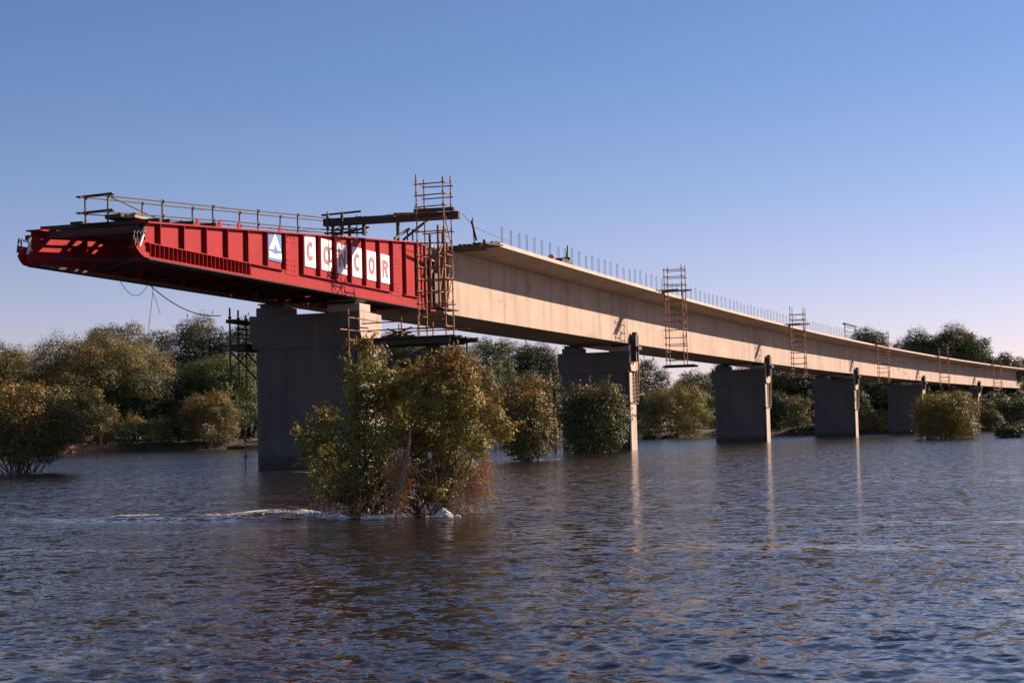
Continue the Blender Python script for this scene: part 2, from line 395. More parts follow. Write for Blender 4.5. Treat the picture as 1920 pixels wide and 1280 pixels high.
# starter bars along the deck edge: the nearest hundred as parts, the rest as one mass
sb = None; i = 0; s = 14.2; rest = MB(); cnt = 0
while s < 330:
    p = B(s, -OV+.18, ZD); h = 1.02 + rnd.uniform(-.12,.1)
    def barmesh(mb, o):
        lean = rnd.uniform(-.05,.05)
        mb.tube(o, o+Vector((lean, 0, h)), .012, 5); mb.tube(o+Vector((.07,.10,0)), o+Vector((.07+lean,.10,h*.97)), .012, 5)
        mb.tube(o+Vector((lean,0,h-.02)), o+Vector((.07+lean,.10,h*.97)), .010, 4)
    if cnt < 100:
        mb = MB(); barmesh(mb, Vector((0,0,0))); o = mb.build('reinforcing_bar', M['tube'], br, p)
    else: barmesh(rest, p)
    cnt += 1; s += 1.47 + rnd.uniform(-.15,.15)
o = rest.build('reinforcing_bar', M['tube'], br); o['kind'] = 'stuff'

# ------------------------------------------------------------------ piers
pier_labels = ['nearest concrete pier, broad and dark, under the red launching nose',
 'second pier from the nose, with the green bush at its foot',
 'third pier from the nose, standing bare in open water',
 'fourth pier from the nose, right of the dark shadowy tree',
 'fifth pier from the nose, half hidden by the yellow green flooded bush',
 'sixth and farthest pier, a thin pale strip near the right edge']
for i in range(6):
    s = 47.5*i; zt = G*s + KV*s*s
    t = on_bridge('bridge_pier', s, pier_labels[i], 'pier', 'concrete piers standing in the river')
    # shaft with rounded near nose
    mb = MB(); prof = []
    y0, y1, x0, x1 = .12, 5.32, .02, 2.05
    for k in range(5):
        a = math.pi/2*k/4; prof.append((x0+.35-.35*math.sin(a), y0+.35-.35*math.cos(a)))
    prof += [(x0, y1-.3), (x0+.3, y1), (x1-.3, y1), (x1, y1-.3), (x1, y0+.06), (x1-.06, y0)]
    n = len(prof)
    zs = [-1.5, 5.55+zt]
    mb.add([(a, b, z) for z in zs for a, b in prof], [tuple(reversed(range(n))), tuple(range(n, 2*n))] + [(k, (k+1) % n, n+(k+1) % n, n+k) for k in range(n)])
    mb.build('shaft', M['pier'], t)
    # hammer-head cap: widens from the shaft, then straight sides
    mb = MB()
    a = [(-.02,.08),(2.12,.08),(2.12,5.36),(-.02,5.36)]; b = [(-.12,-.02),(2.45,-.02),(2.45,5.45),(-.12,5.45)]
    z0, z1, z2 = 5.5+zt, 6.15+zt, 7.05+zt
    mb.add([(p[0],p[1],z0) for p in a]+[(p[0],p[1],z1) for p in b]+[(p[0],p[1],z2) for p in b],
           [(3,2,1,0)]+[(k,(k+1)%4,4+(k+1)%4,4+k) for k in range(4)]+[(4+k,4+(k+1)%4,8+(k+1)%4,8+k) for k in range(4)]+[(8,9,10,11)])
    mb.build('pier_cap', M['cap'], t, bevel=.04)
    for (ya, yb) in ((.0, 1.5), (3.6, 5.1)):  # near plinth takes the sunlit tone, far one the shaded tone
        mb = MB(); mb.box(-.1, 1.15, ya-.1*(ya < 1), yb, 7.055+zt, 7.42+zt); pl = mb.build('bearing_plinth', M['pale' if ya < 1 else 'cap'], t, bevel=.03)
        mb = MB(); mb.box(.05, 1.0, ya+.15, yb-.15, 7.42+zt, 7.56+zt); bq = mb.build('bearing', M['darksteel'], t)
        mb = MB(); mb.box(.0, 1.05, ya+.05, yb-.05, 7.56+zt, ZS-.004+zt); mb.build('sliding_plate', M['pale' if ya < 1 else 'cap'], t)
    mb = MB(); mb.box(.06, 1.62, -.02, .118, -1.5, 3.35); mb.build('lit_end_facing', M['pale'], t, bevel=.05)  # pale facing added so the sunlit pier end stays bright
    mb = MB(); mb.box(.06, .75, .0, .118, 3.47, 5.5+zt); mb.build('lit_end_facing', M['pale'], t, bevel=.04)
    mb = MB(); mb.prism([(.25,5.62+zt),(1.9,5.62+zt),(2.42,6.2+zt),(2.42,7.02+zt),(1.05,7.05+zt),(-.09,7.05+zt),(-.09,6.2+zt)], -.10, -.021); mb.build('lit_cap_facing', M['pale'], t)  # added pale facing, paints the sunlight on the cap end
    # collar left from the formwork half-way up
    mb = MB(); mb.box(-.03, 2.1, -.05, .4, 3.352, 3.468); mb.build('form_collar', M['darksteel'], t)
    if i > 0:
        g = MB(); g.box(.35, .55, -.46, -.104, 6.3+zt, 8.25+zt); g.box(.95, 1.15, -.46, -.104, 6.3+zt, 8.25+zt); g.box(.552, .948, -.44, -.12, 7.3+zt, 8.45+zt)
        g.box(.3, 1.2, -.66, -.47, 7.15+zt, 7.4+zt); g.tube((.75,-.12,8.0+zt), (.75,-.003,8.0+zt), .14, 8)
        g.build('lateral_guide', M['darksteel'], t)
        mb = MB(); mb.tube((1.9,-.1,3.5), (1.9,-.22,6.6+zt), .05, 6); mb.tube((1.3,-.1,3.5), (1.3,-.2,5.7+zt), .05, 6)
        for k in range(8): mb.tube((1.3,-.11,3.7+k*.28), (1.9,-.11,3.7+k*.28), .03, 5)
        mb.build('access_ladder', M['rust'], t)

# ------------------------------------------------------------------ scaffold towers hanging off the deck edge
def scaffold_tower(s, ztop, zbot, label, board=True, tube_r=.032):
    z0 = G*s + KV*s*s
    t = on_bridge('scaffold_tower', s, label, 'scaffold', 'scaffold towers hanging off the deck edge')
    ws = 1.0; ya, yb = -2.6, -3.9; step = .55
    for x in (0, ws):
        for y in (ya, yb):
            zt = ztop + rnd.uniform(-.14,.16)
            mb = MB(); mb.tube((0,0,0), (rnd.uniform(-.03,.03),rnd.uniform(-.02,.02),zt-zbot), tube_r, 6)
            z = .45
            while z < zt-zbot: mb.tube((0,0,z), (0,0,z+.08), tube_r+.02, 6); z += step
            mb.build('standard', M['rust'], t, (x, y, zbot+z0))
    lw = MB(); lw.tube((0,.12,0), (0,yb-ya-.12,0), .028, 6); lw = lw.mesh('ledger', M['rust'])
    sw = MB(); sw.tube((-.1,0,0), (ws+.12,0,0), .028, 6); sw = sw.mesh('transom', M['rust'])
    z = zbot+.35; k = 0
    while z < ztop-.15:
        for x in ((0, ws) if k % 2 == 0 or z > 11.6 else (0,)):
            o = bpy.data.objects.new('ledger', lw); col.objects.link(o); o.parent = t; o.location = (x+.03, ya, z+z0+rnd.uniform(-.04,.04)); o.rotation_euler = (rnd.uniform(-.025,.025), 0, 0)
        for y in (ya, yb):
            o = bpy.data.objects.new('transom', sw); col.objects.link(o); o.parent = t; o.location = (0, y+.03, z+z0+.06+rnd.uniform(-.03,.03))
        z += step; k += 1
    for x0, x1, z in ((0, ws, 7.2), (ws, 0, 9.6)):
        mb = MB(); mb.tube((x0, yb-.05, z+z0), (x1, yb-.05, z+1.6+z0), .024, 6); mb.build('brace', M['rust'], t)
    for x in ((.12,.42,.70) if board else ()):
        mb = MB(); mb.box(x, x+.24, -4.35+rnd.uniform(-.15,.15), -2.35, ZD-.02+z0, ZD+.04+z0); mb.build('deck_board', M['timber'], t)
    for x in (-.1,.2,.5,.8) if board else ():
        mb = MB(); mb.box(x, x+.27, -4.45+rnd.uniform(-.25,.1), -2.35, zbot-.06+z0, zbot+z0); mb.build('foot_board', M['timber'], t)
    if board:
        mb = MB(); mb.tube((.2,-4.9,zbot-.13+z0), (.2,-2.2,zbot-.13+z0), .055, 6); mb.build('bearer', M['darksteel'], t)
        mb = MB(); mb.tube((.85,-4.7,zbot-.13+z0), (.85,-2.2,zbot-.13+z0), .055, 6); mb.build('bearer', M['darksteel'], t)
    for x in (.1, ws-.1):
        mb = MB(); mb.tube((x,-3.6,ZD+.08+z0), (x,-1.0,ZD+.08+z0), .035, 6); mb.build('outrigger', M['rust'], t)
        mb = MB(); mb.box(x-.15, x+.15, -1.45, -1.0, ZD+.006+z0, ZD+.044+z0); mb.build('foot_pad', M['timber'], t)
    return t
for s_, zt_, zb_, lb_, bd_ in ((.85, 13.12, 5.85, 'tallest rusty scaffold tower, at the joint of red nose and concrete bridge', False),
        (48.4, 13.12, 5.95, 'rusty ladder like scaffold tower right of the second pier', True),
        (95.7, 13.1, 6.0, 'rusty scaffold tower on the deck edge right of the third pier', True),
        (145.0, 12.9, 6.3, 'faint rusty scaffold tower in front of the small round treetop', True),
        (191.0, 12.7, 6.6, 'faint scaffold tower in front of the biggest treetop', True),
        (238.8, 12.4, 6.6, 'farthest scaffold tower, near the right edge of the photo', True)):
    scaffold_tower(s_, zt_, zb_, lb_, bd_)

# guard frame standing on the deck
t = on_bridge('deck_barrier', 131.0, 'small dark barrier with a thick top rail standing on the deck', 'barrier')
z0 = B(131,0,0).z; t.location.z = 0
for x in (0, 6.4):
    mb = MB(); mb.tube((x,-1.4,ZD+z0), (x,-1.4,13.3+z0), .05, 6); mb.build('post', M['darksteel'], t)
for k, z in enumerate((11.9, 12.5, 13.0)):
    mb = MB(); mb.tube((-.1,-1.45,z+z0), (6.6,-1.45,z+z0+.05), .045, 6); mb.build('rail', M['darksteel'], t)
mb = MB(); mb.box(-.3, 6.9, -1.6, -1.2, 13.3+z0, 13.45+z0); mb.build('top_rail', M['darksteel'], t)

# ------------------------------------------------------------------ red launching nose (two tapering plate girders)
S0 = -5.0
nose = on_bridge('launching_nose', S0, 'red steel launching nose with white lettered panels on its near girder', 'launching nose')
def X(s): return s - S0
ZB = 7.69
def ztop(s): return 8.95 + (s+18.4)*.0787
TIP, ROOT = -18.4, 8.45
stiffs = [-17.62 + 1.66*i for i in range(16)]
ledges = [(TIP, -7.75), (-5.99, 3.80), (5.42, 7.45)]
def girder(y, out):           # out = -1: outer face looks to -y (near girder), +1: to +y
    g = MB()
    a, b = (y, y+.03) if out < 0 else (y-.03, y)
    g.prism([(X(TIP),ZB+.05),(X(ROOT),ZB+.05),(X(ROOT),ztop(ROOT)-.06),(X(TIP),ztop(TIP)-.06)], a, b)
    o = g.build('girder', M['red'], nose)
    # flanges
    f = MB(); yo = y+out*.16; yi = y-out*.42; lo, hi = min(yo,yi), max(yo,yi)
    f.prism([(X(TIP-.05),ztop(TIP)-.058),(X(ROOT),ztop(ROOT)-.058),(X(ROOT),ztop(ROOT)),(X(TIP-.05),ztop(TIP))], lo, hi)
    f.build('top_flange', M['red'], o)
    f = MB(); f.box(X(TIP), X(9.6), lo, hi, ZB-.02, ZB+.048); f.build('bottom_flange', M['red' if out < 0 else 'shade_red'], o)  # far flange gets the shade-darkened red
    f = MB(); f.box(X(TIP+.02), X(9.55), lo+.02, hi-.02, ZB-.05, ZB-.0225); f.build('shade_plate', M['darksteel'], o)  # dark plate added so the flange underside reads as shaded
    f = MB(); yy = sorted((y+out*.125, y+out*.10)); f.box(X(-10.75), X(8.4), yy[0], yy[1], ZB+.05, ZB+.36); f.build('bottom_strip', M['red'], o)
    for la, lb in ledges:
        f = MB(); yy = sorted((y+out*.002, y+out*.13)); f.box(X(la), X(lb), yy[0], yy[1], 8.20, 8.235); f.build('ledge', M['red'], o)
    st0 = None
    for s in stiffs:
        splice = any(abs(s-v) < .4 for v in ())
        f = MB(); yy = sorted((y+out*.002, y+out*.16)); zl = 8.237
        f.box(X(s)-.012, X(s)+.012, yy[0], yy[1], zl, ztop(s)-.062); f.build('stiffener', M['red'], o)
    rib = MB(); yy = sorted((y+out*.002, y+out*.12)); rib.box(-.009, .009, yy[0], yy[1], ZB+.05, 8.197); ribm = rib.mesh('rib', M['red'])
    s = TIP+.15
    while s < -10.8:
        rb = bpy.data.objects.new('rib', ribm); col.objects.link(rb); rb.parent = o; rb.location = (X(s),0,0); s += .31
    # splice plates with bolt rows
    for sa in (-7.45, 4.05):
        f = MB(); yy = sorted((y+out*.002, y+out*.02)); f.box(X(sa), X(sa+1.1), yy[0], yy[1], 8.1, ztop(sa)-.2)
        for k in range(3):
            for j in range(9):
                px = X(sa+.2+.33*k); pz = 8.3+.19*j
                if abs(j-4) > 1: f.tube((px, y+out*.021, pz), (px, y+out*.045, pz), .03, 6)
        f.build('splice_plate', M['red'], o)
    if out < 0:
        for s in (-14.55, -12.85, -11.3, -7.7):
            f = MB(); q_ = [(X(s)-.14,ztop(s)+.004),(X(s)+.14,ztop(s)+.008),(X(s)+.10,ztop(s)+.2),(X(s),ztop(s)+.27),(X(s)-.10,ztop(s)+.2)]
            f.prism(q_, y+.06, y+.1); f.build('lifting_lug', M['red'], o)
    # curved toe with a white jack
    t = MB()
    yl, yh = (y-.16, y+.18); q_ = 1.0 if out < 0 else .62
    t.prism([(X(TIP)+(a_-X(TIP))*q_, b_) for a_, b_ in [(X(-18.404),ZB-.02),(X(-18.404),ZB+.16),(X(-18.75),ZB+.2),(X(-19.05),ZB+.32),(X(-19.22),ZB+.36),(X(-19.26),ZB+.27),(X(-19.0),ZB+.10),(X(-18.75),ZB+.0)]], yl, yh)
    t.box(X(-19.1), X(-18.45), y-.02, y+.02, ZB+.16, ZB+.62)
    t.build('toe', M['red'], o)
    j = MB(); j.tube((X(-18.4-.58*q_), y-.1, ZB+.34), (X(-18.4-.3*q_), y-.1, ZB+.78), .055, 10); j.build('jack_cylinder', M['white'], o)
    j = MB(); j.tube((X(-18.74), y-.1, ZB+.78), (X(-18.62), y-.1, ZB+.98), .045, 8); j.box(X(-18.62), X(-18.46), y-.08, y+.08, ZB+.88, ZB+1.05)
    j.tube((X(-19.1), y-.12, ZB+.4), (X(-19.15), y-.12, ZB+.8), .03, 6); j.tube((X(-19.05), y+.1, ZB+.4), (X(-18.95), y+.1, ZB+.9), .035, 6)
    j.chain([(X(-18.6), y-.15, ZB+1.0),(X(-18.9), y-.2, ZB+.9),(X(-19.1), y-.22, ZB+.75),(X(-19.2), y-.2, ZB+.85),(X(-19.28), y-.18, ZB+.75)], .02, 5)
    j.build('jack_bracket', M['darksteel'], o)
    return o
gN = girder(0.0, -1)
gF = girder(4.6, 1)
# inner bracing between the girders
def bars(name, segs, w, h, mat, parent):
    mb = MB()
    for a, b in segs: mb.bar(a, b, w, h)
    return mb.build(name, mat, parent)
yA, yB = .45, 4.23
panels = [TIP+.5 + 3.32*i for i in range(9)]
for i, s in enumerate(panels):
    if s > ROOT: break
    zt = ztop(s)-.2
    if i > 0: bars('cross_beam', [((X(s),yA,ZB+.18),(X(s),yB,ZB+.18))], .22, .26, M['shade_red'], nose)
    bars('cross_beam', [((X(s),yA,zt),(X(s),yB,zt))], .22, .26, M['shade_red'], nose)
    if i > 0: bars('cross_brace', [((X(s)+.04,yA,ZB+.3),(X(s)+.04,yB,zt-.15)), ], .12, .12, M['shade_red'], nose)
    if i > 0: bars('cross_brace', [((X(s)-.09,yA,zt-.15),(X(s)-.09,yB,ZB+.3))], .10, .12, M['shade_red'], nose)
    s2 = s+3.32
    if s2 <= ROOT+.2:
        bars('lateral_brace', [((X(s)+.12,yA,ZB+.14),(X(s2)-.12,yB,ZB+.14))], .16, .12, M['shade_red'], nose)
        bars('lateral_brace', [((X(s)+.12,yB,ZB+.27),(X(s2)-.12,yA,ZB+.27))], .16, .12, M['shade_red'], nose)
        bars('lateral_brace', [((X(s)+.12,yA,zt+.02),(X(s2)-.12,yB,ztop(s2)-.2))], .14, .10, M['shade_red'], nose)
# root end frame, red web extension and prestress bars into the box
for ya, yb_ in ((-.12, .62), (4.05, 4.8)):
    mb = MB(); mb.box(X(8.47), X(8.55), ya, yb_, ZB+.06, ztop(8.4)-.07); mb.build('end_plate', M['red'], nose)
for y in (.18, .45, 4.2, 4.5):
    for z in (8.25, 8.7, 9.3, 9.9, 10.5):
        mb = MB(); mb.tube((X(8.56), y, z), (X(10.85), y, z), .055, 8); mb.build('tie_bar', M['darksteel'], nose)
for x0_, x1_, ya, yb_ in ((8.7,10.7,.62,.95), (8.7,10.7,3.6,3.95), (9.4,9.7,.96,3.59)):
    mb = MB(); mb.box(X(x0_), X(x1_), ya, yb_, 7.9, 10.9); mb.build('connection_plate', M['shade_red'], nose)
mb = MB(); mb.bar((X(8.57),-.06,ztop(8.4)-.05),(X(10.9),.0,10.95),.1,.12); mb.bar((X(8.57),-.08,10.35),(X(10.2),-.08,10.2),.08,.1); mb.bar((X(10.2),-.08,10.2),(X(10.2),-.08,10.95),.08,.08)
mb.build('end_rail', M['paleboard'], nose)

# lettered panels
def letter_poly(ch, x, z, w, h, t, ya, yb):
    mb = MB()
    def arc(a0, a1, cx, cz, rx, rz, n=28):
        pts = []
        for i in range(n):
            p, q_ = R_(a0+(a1-a0)*i/n), R_(a0+(a1-a0)*(i+1)/n)
            quad = [(cx+rx*math.cos(p), cz+rz*math.sin(p)), (cx+(rx-t)*math.cos(p), cz+(rz-t)*math.sin(p)), (cx+(rx-t)*math.cos(q_), cz+(rz-t)*math.sin(q_)), (cx+rx*math.cos(q_), cz+rz*math.sin(q_))]
            mb.prism(quad, ya, yb)
    if ch == 'C': arc(48, 312, x+w/2, z+h/2, w/2, h/2)
    if ch == 'O': arc(0, 360, x+w/2, z+h/2, w/2, h/2, 36)
    if ch == 'N':
        mb.box(x, x+t, ya, yb, z, z+h); mb.box(x+w-t, x+w, ya, yb, z, z+h)
        mb.prism([(x+t*.9,z+h-.002),(x+t*.1,z+h-.002),(x+w-t*.9,z+.002),(x+w-t*.1,z+.002)], ya-.003, yb)
    if ch == 'R':
        mb.box(x, x+t, ya, yb, z, z+h)
        mb.box(x+t+.001, x+w*.55, ya, yb, z+h-t, z+h); mb.box(x+t+.001, x+w*.55, ya, yb, z+h*.46, z+h*.46+t)
        arc(-90, 90, x+w*.55, z+h*.73, w*.42, h*.27, 14)
        mb.prism([(x+w*.38,z+h*.455),(x+w*.38+t*1.15,z+h*.455),(x+w,z),(x+w-t*1.2,z)], ya, yb)
    return mb
for k, ch in enumerate('CONCOR'):
    st = stiffs[7+k]
    mb = MB(); mb.box(X(st+.36), X(st+1.43), -.045, -.012, 8.585, 9.94)
    p = mb.build('letter_panel', M['white'], nose)
    letter_poly(ch, X(st+.57), 8.585+.28, .68, .80, .165, -.062, -.046).build('letter', M['letter'], p)
st = stiffs[5]
mb = MB(); mb.box(X(st+.28), X(st+1.46), -.045, -.012, 8.52, 9.72)
p = mb.build('logo_panel', M['blue'], nose)
xa, xb = X(st+.30), X(st+1.44); xm = (xa+xb)/2+.02; yb = -.046
mb = MB()
mb.prism([(xa+.02,8.98),(xm-.16,8.98),(xm,9.22),(xm+.16,8.98),(xb-.02,8.98),(xm,9.66)], -.056, yb)
mb.build('sail_mark', M['white'], p)
mb = MB(); mb.prism([(xa+.0,8.63),(xb,8.63),(xb,8.90),(xm+.3,8.86),(xm,8.80),(xm-.3,8.86),(xa,8.90)], -.056, yb)
mb.build('hull_mark', M['white'], p)

# timber working deck between the girders and narrow walkway to the tip
wd = on_bridge('working_platform', S0, 'dark timber boarding laid across the top of the red nose', 'platform')
mb = MB()
s = -13.0
while s < 8.2:
    mb.add([], []); z = ztop(s)
    mb.prism([(X(s),z+.012),(X(s+.24),z+.012+.0189),(X(s+.24),z+.062+.0189),(X(s),z+.062)], .46+rnd.uniform(-.05,.02), 4.22+rnd.uniform(-.03,.05)); s += .25
mb.build('cross_boards', M['timber'], wd)
mb = MB()
for y in (1.93, 2.24, 2.55, 2.86):
    mb.prism([(X(-17.75+rnd.uniform(-.1,.1)),ztop(-17.7)+.09),(X(7.5),ztop(7.5)+.09),(X(7.5),ztop(7.5)+.14),(X(-17.75),ztop(-17.7)+.14)], y, y+.29)
mb.build('walkway_boards', M['timber'], wd)
mb = MB()
for s in (-17.6, -16.9, -15.2, -13.5): mb.box(X(s), X(s+.18), -.1, 4.75, ztop(s)+.02, ztop(s)+.16)
mb.build('bearer', M['timber'], wd)
mb = MB(); mb.box(X(-17.9), X(-17.1), 1.25, 1.9, ztop(-17)+.17, ztop(-17)+.32); mb.build('board_stack', M['timber'], wd)
mb = MB(); mb.box(X(-17.3), X(-16.5), 3.2, 3.7, ztop(-17)+.17, ztop(-17)+.25); mb.build('board_stack', M['timber'], wd)
mb = MB(); mb.box(X(-17.8), X(-16.9), .75, 1.2, ztop(-17)+.17, ztop(-17)+.26); mb.bar((X(-17.8),.8,ztop(-17)+.3),(X(-17.0),1.3,ztop(-17)+.38),.15,.06); mb.bar((X(-17.8),1.4,ztop(-17)+.36),(X(-17.0),.9,ztop(-17)+.36),.12,.06)
mb.build('loose_board', M['paleboard'], wd)

rl = on_bridge('guard_railing', S0, 'two line scaffold tube railing along the walkway on the red nose', 'railing')
def rtop(s): return ztop(s)+1.08
nearp = [-17.5, -13.7, -9.75, -5.8, -1.9]; farp = [-17.4, -13.55, -9.65, -5.6, -1.7]
for y, ps in ((2.03, nearp), (3.0, farp)):
    for s in ps:
        mb = MB(); mb.tube((X(s),y,ztop(s)+.14),(X(s)+rnd.uniform(-.03,.03),y,rtop(s)+.07),.036,6); mb.build('post', M['tube'], rl)
        for h in (0,-.56):
            mb = MB(); mb.tube((X(s)-.02,y-.07,rtop(s)+h-.05),(X(s)-.02,y-.07,rtop(s)+h+.05),.06,6); mb.build('coupler', M['tube'], rl)
    for h in (0, -.56):
        for a, b in ((-17.85, -8.8), (-9.2, -.2), (-1.2, 4.6)):
            off = rnd.uniform(-.03,.03)
            mb = MB(); mb.tube((X(a),y-.06,rtop(a)+h+off),(X(b),y-.06,rtop(b)+h-off*.5),.028,6); mb.build('rail', M['tube'], rl)
for h in (.04, -.54):
    for dy in (0, .12):
        mb = MB(); mb.tube((X(-17.52)-dy,1.75,rtop(-17.5)+h+dy*.3),(X(-17.4)-dy,3.3,rtop(-17.4)+h),.03,6); mb.build('rail', M['tube'], rl)
mb = MB(); mb.tube((X(-17.3),2.03,rtop(-17.5)),(X(-13.2),2.0,ztop(-13)+.2),.025,6); mb.build('brace', M['tube'], rl)

# ------------------------------------------------------------------ cables under the nose
def sag(a, b, d, n=14):
    a, b = Vector(a), Vector(b)
    return [a.lerp(b, i/n) - Vector((0,0,d*4*(i/n)*(1-i/n))) for i in range(n+1)]
p = B(-11,2,0)
mb = MB(); mb.chain(sag(B(-11.2,4.2,7.68), B(-1.6,6.1,7.05), .42), .022, 5); o = mb.build('cable', M['cable']); tag(o, 'black cable sagging from the nose underside to the pier scaffold', 'cable')
mb = MB(); mb.chain(sag(B(-13.1,4.3,7.68), B(-10.9,4.3,7.68), .55), .012, 5); o = mb.build('hose', M['cable']); tag(o, 'thin hose hanging in a loop below the red nose', 'hose')
mb = MB(); mb.chain([B(-10.6,4.3,7.68), B(-10.62,4.3,7.3), B(-11.0,4.32,5.6)], .011, 5); o = mb.build('rope', M['cable']); tag(o, 'long thin rope hanging below the red nose towards the trees', 'rope', 'ropes hanging below the nose')
mb = MB(); mb.chain([B(-10.62,4.3,7.35), B(-10.3,4.3,6.95), B(-10.05,4.3,6.5)], .010, 5); o = mb.build('rope', M['cable']); tag(o, 'short rope tail tied to the long hanging rope', 'rope', 'ropes hanging below the nose')

# ------------------------------------------------------------------ access scaffolds round the nearest pier
t = on_bridge('pier_scaffold', 0, 'dark scaffold with boards at the far end of the nearest pier', 'scaffold')
for x, z1 in ((-.1,7.5),(.72,7.45),(1.5,7.25)):
    for y in (6.45,):
        mb = MB(); mb.tube((x,y,3.9),(x,y,z1),.045,6); mb.tube((x,y,7.0),(x,y,7.1),.08,6); mb.build('standard', M['darksteel'], t)
mb = MB(); mb.tube((-.3,6.45,6.85),(2.6,6.45,6.9),.04,6); mb.box(-.4,1.9,6.1,6.5,6.78,6.95); mb.build('guard_board', M['timber'], t)
for z in (6.55, 6.3, 6.1):
    mb = MB(); mb.tube((.4,6.4,z),(2.9,5.5,z-.02),.03,6); mb.build('rail', M['darksteel'], t)
mb = MB()
for k in range(3): mb.box(-.4+.1*k, 2.6, 5.5+.33*k, 5.8+.33*k, 5.72, 5.8)
mb.box(-.3,2.4,5.6,6.4,5.5,5.7); mb.build('platform_board', M['timber'], t)
for a, b in (((-.1,6.45,5.5),(.3,5.35,4.2)), ((1.5,6.45,5.5),(1.9,5.35,4.2)), ((-.1,6.45,4.6),(1.5,6.45,5.4))):
    mb = MB(); mb.tube(a,b,.04,6); mb.build('brace', M['darksteel'], t)

t = on_bridge('access_platform', 0, 'hanging timber access platform between the nearest pier and the tallest scaffold tower', 'platform')
for k in range(9):
    mb = MB(); mb.box(-.15+.31*k, .13+.31*k, -4.45+rnd.uniform(-.3,.1), .02, 5.74, 5.80); mb.build('platform_board', M['timber'], t)
for x in (.25, 1.3, 2.3):
    mb = MB(); mb.box(x-.08, x+.08, -4.3, .02, 5.48, 5.736); mb.build('bearer', M['darksteel'], t)
mb = MB(); mb.tube((2.1,-4.2,5.62),(2.1,-5.0,5.66),.11,8); mb.build('beam_end', M['darksteel'], t)
mb = MB(); mb.tube((2.2,-4.4,5.1),(2.2,-4.4,5.72),.05,6); mb.build('hanger', M['darksteel'], t)
mb = MB(); mb.bar((1.2,-.02,4.2),(1.2,-3.4,5.46),.18,.24); mb.build('raking_strut', M['darksteel'], t)
for a, z0, z1 in (((-2.5,-.6),4.75,6.95), ((-.3,-2.2),5.81,6.65), ((-.3,-3.0),5.81,6.7), ((2.6,-.9),5.81,6.6), ((2.6,-2.6),5.81,6.6)):
    mb = MB(); mb.tube((a[0],a[1],z0),(a[0],a[1],z1),.032,6); mb.build('standard', M['rust'], t)
for a, b in (((-3.4,-.6,6.03),(.9,-.6,6.1)), ((-2.6,-.62,6.6),(1.3,-.5,6.62)), ((-.3,-.3,6.12),(-.3,-4.4,6.15)), ((-.34,-.3,6.45),(-.34,-4.2,6.5)), ((2.6,-.3,6.2),(2.6,-4.4,6.22)), ((-2.6,-.6,5.62),(.2,-.5,5.66))):
    mb = MB(); mb.tube(a,b,.028,6); mb.build('rail', M['rust'], t)
for a, b in (((-2.5,-.6,4.9),(-1.6,-.3,4.3)), ((-.6,-.25,4.85),(-1.5,-.3,4.3)), ((1.3,-.6,5.4),(.9,-.3,4.2))):
    mb = MB(); mb.tube(a,b,.034,6); mb.build('brace', M['rust'], t)
o = MB(); o.bar((.3,-1.2,5.86),(.5,-2.4,6.25),.22,.06); o.bar((.6,-1.0,5.84),(.9,-2.2,6.05),.2,.06); o.bar((.1,-1.1,5.84),(.25,-2.6,5.86),.25,.06); o.bar((.2,-1.3,6.2),(.8,-2.1,5.9),.16,.06)
p0 = B(0,0,0)
ob = o.build('board_heap', M['timber'], None, (0,0,0)); tag(ob, 'heap of loose boards lying on the hanging access platform', 'boards')
o = MB(); o.tube((-1.17,1.6,5.2),(-1.17,1.6,6.6),.035,6); o.tube((-1.2,1.58,5.9),(-1.1,1.6,6.0),.06,6); o.tube((-1.17,1.6,6.55),(.0,1.6,6.55),.03,6)
ob = o.build('scaffold_tube', M['rust']); tag(ob, 'single upright scaffold tube in front of the dark face of the nearest pier', 'tube')
# pole standing in the river
pl = empty('river_pole', (-2.3,4.6,0), 0, 'lit brown scaffold pole standing in the water left of the nearest pier', 'pole')
mb = MB(); mb.tube((0,0,-1),(0.02,0,2.45),.035,8); mb.build('tube', M['rust'], pl)
for z in (.62, 1.35, 1.98):
    mb = MB(); mb.tube((-.1,0,z),(.12,0,z),.05,6); mb.tube((0,0,z-.06),(0,0,z+.06),.065,6); mb.build('coupler', M['rust'], pl)

# ------------------------------------------------------------------ gear at the joint
t = on_bridge('gantry_beam', 1.6, 'long dark timber beam laid across the nose through the tallest scaffold tower', 'beam')
mb = MB(); mb.bar((-.1,2.3,11.4),(.1,-4.35,11.36),.32,.34); mb.build('beam', M['timber'], t)
mb = MB(); mb.bar((-.25,-2.3,11.64),(-.15,-4.2,11.62),.3,.14); mb.build('packing', M['timber'], t)
for x, y in ((0,1.9),(0,.35),(.1,1.1)):
    mb = MB(); mb.tube((x,y,10.72),(x,y,11.23),.09,8); mb.build('post', M['darksteel'], t)
t = on_bridge('support_trestle', 6.6, 'dark posts and crossbeam standing on the root of the nose behind the long beam', 'trestle')
for x, y, z1 in ((.8,1.0,12.2),(.2,.25,11.6),(.5,.1,11.6),(-.4,3.9,11.7)):
    mb = MB(); mb.tube((x,y,11.02),(x,y,z1),.10 if z1 > 12 else .045,8); mb.build('post', M['darksteel'], t)
mb = MB(); mb.bar((.9,1.25,12.32),(1.5,-1.6,12.24),.28,.24); mb.build('crossbeam', M['timber'], t)
for a, b in (((.9,-.6,12.1),(.2,.5,11.05)), ((.3,.2,11.6),(-.9,.5,11.0)), ((4.3,-1.9,11.36),(2.0,-2.5,12.0))):
    mb = MB(); mb.bar(a,b,.10,.12); mb.build('brace', M['darksteel'], t)
mb = MB()
for k in range(3): mb.bar((.75+.2*k,1.2,12.48+.02*k),(1.2+.2*k,-.7,12.45+.02*k),.17,.06)
ob = mb.build('plank_stack', M['red'], None, tuple(t.location)); ob.rotation_euler = t.rotation_euler
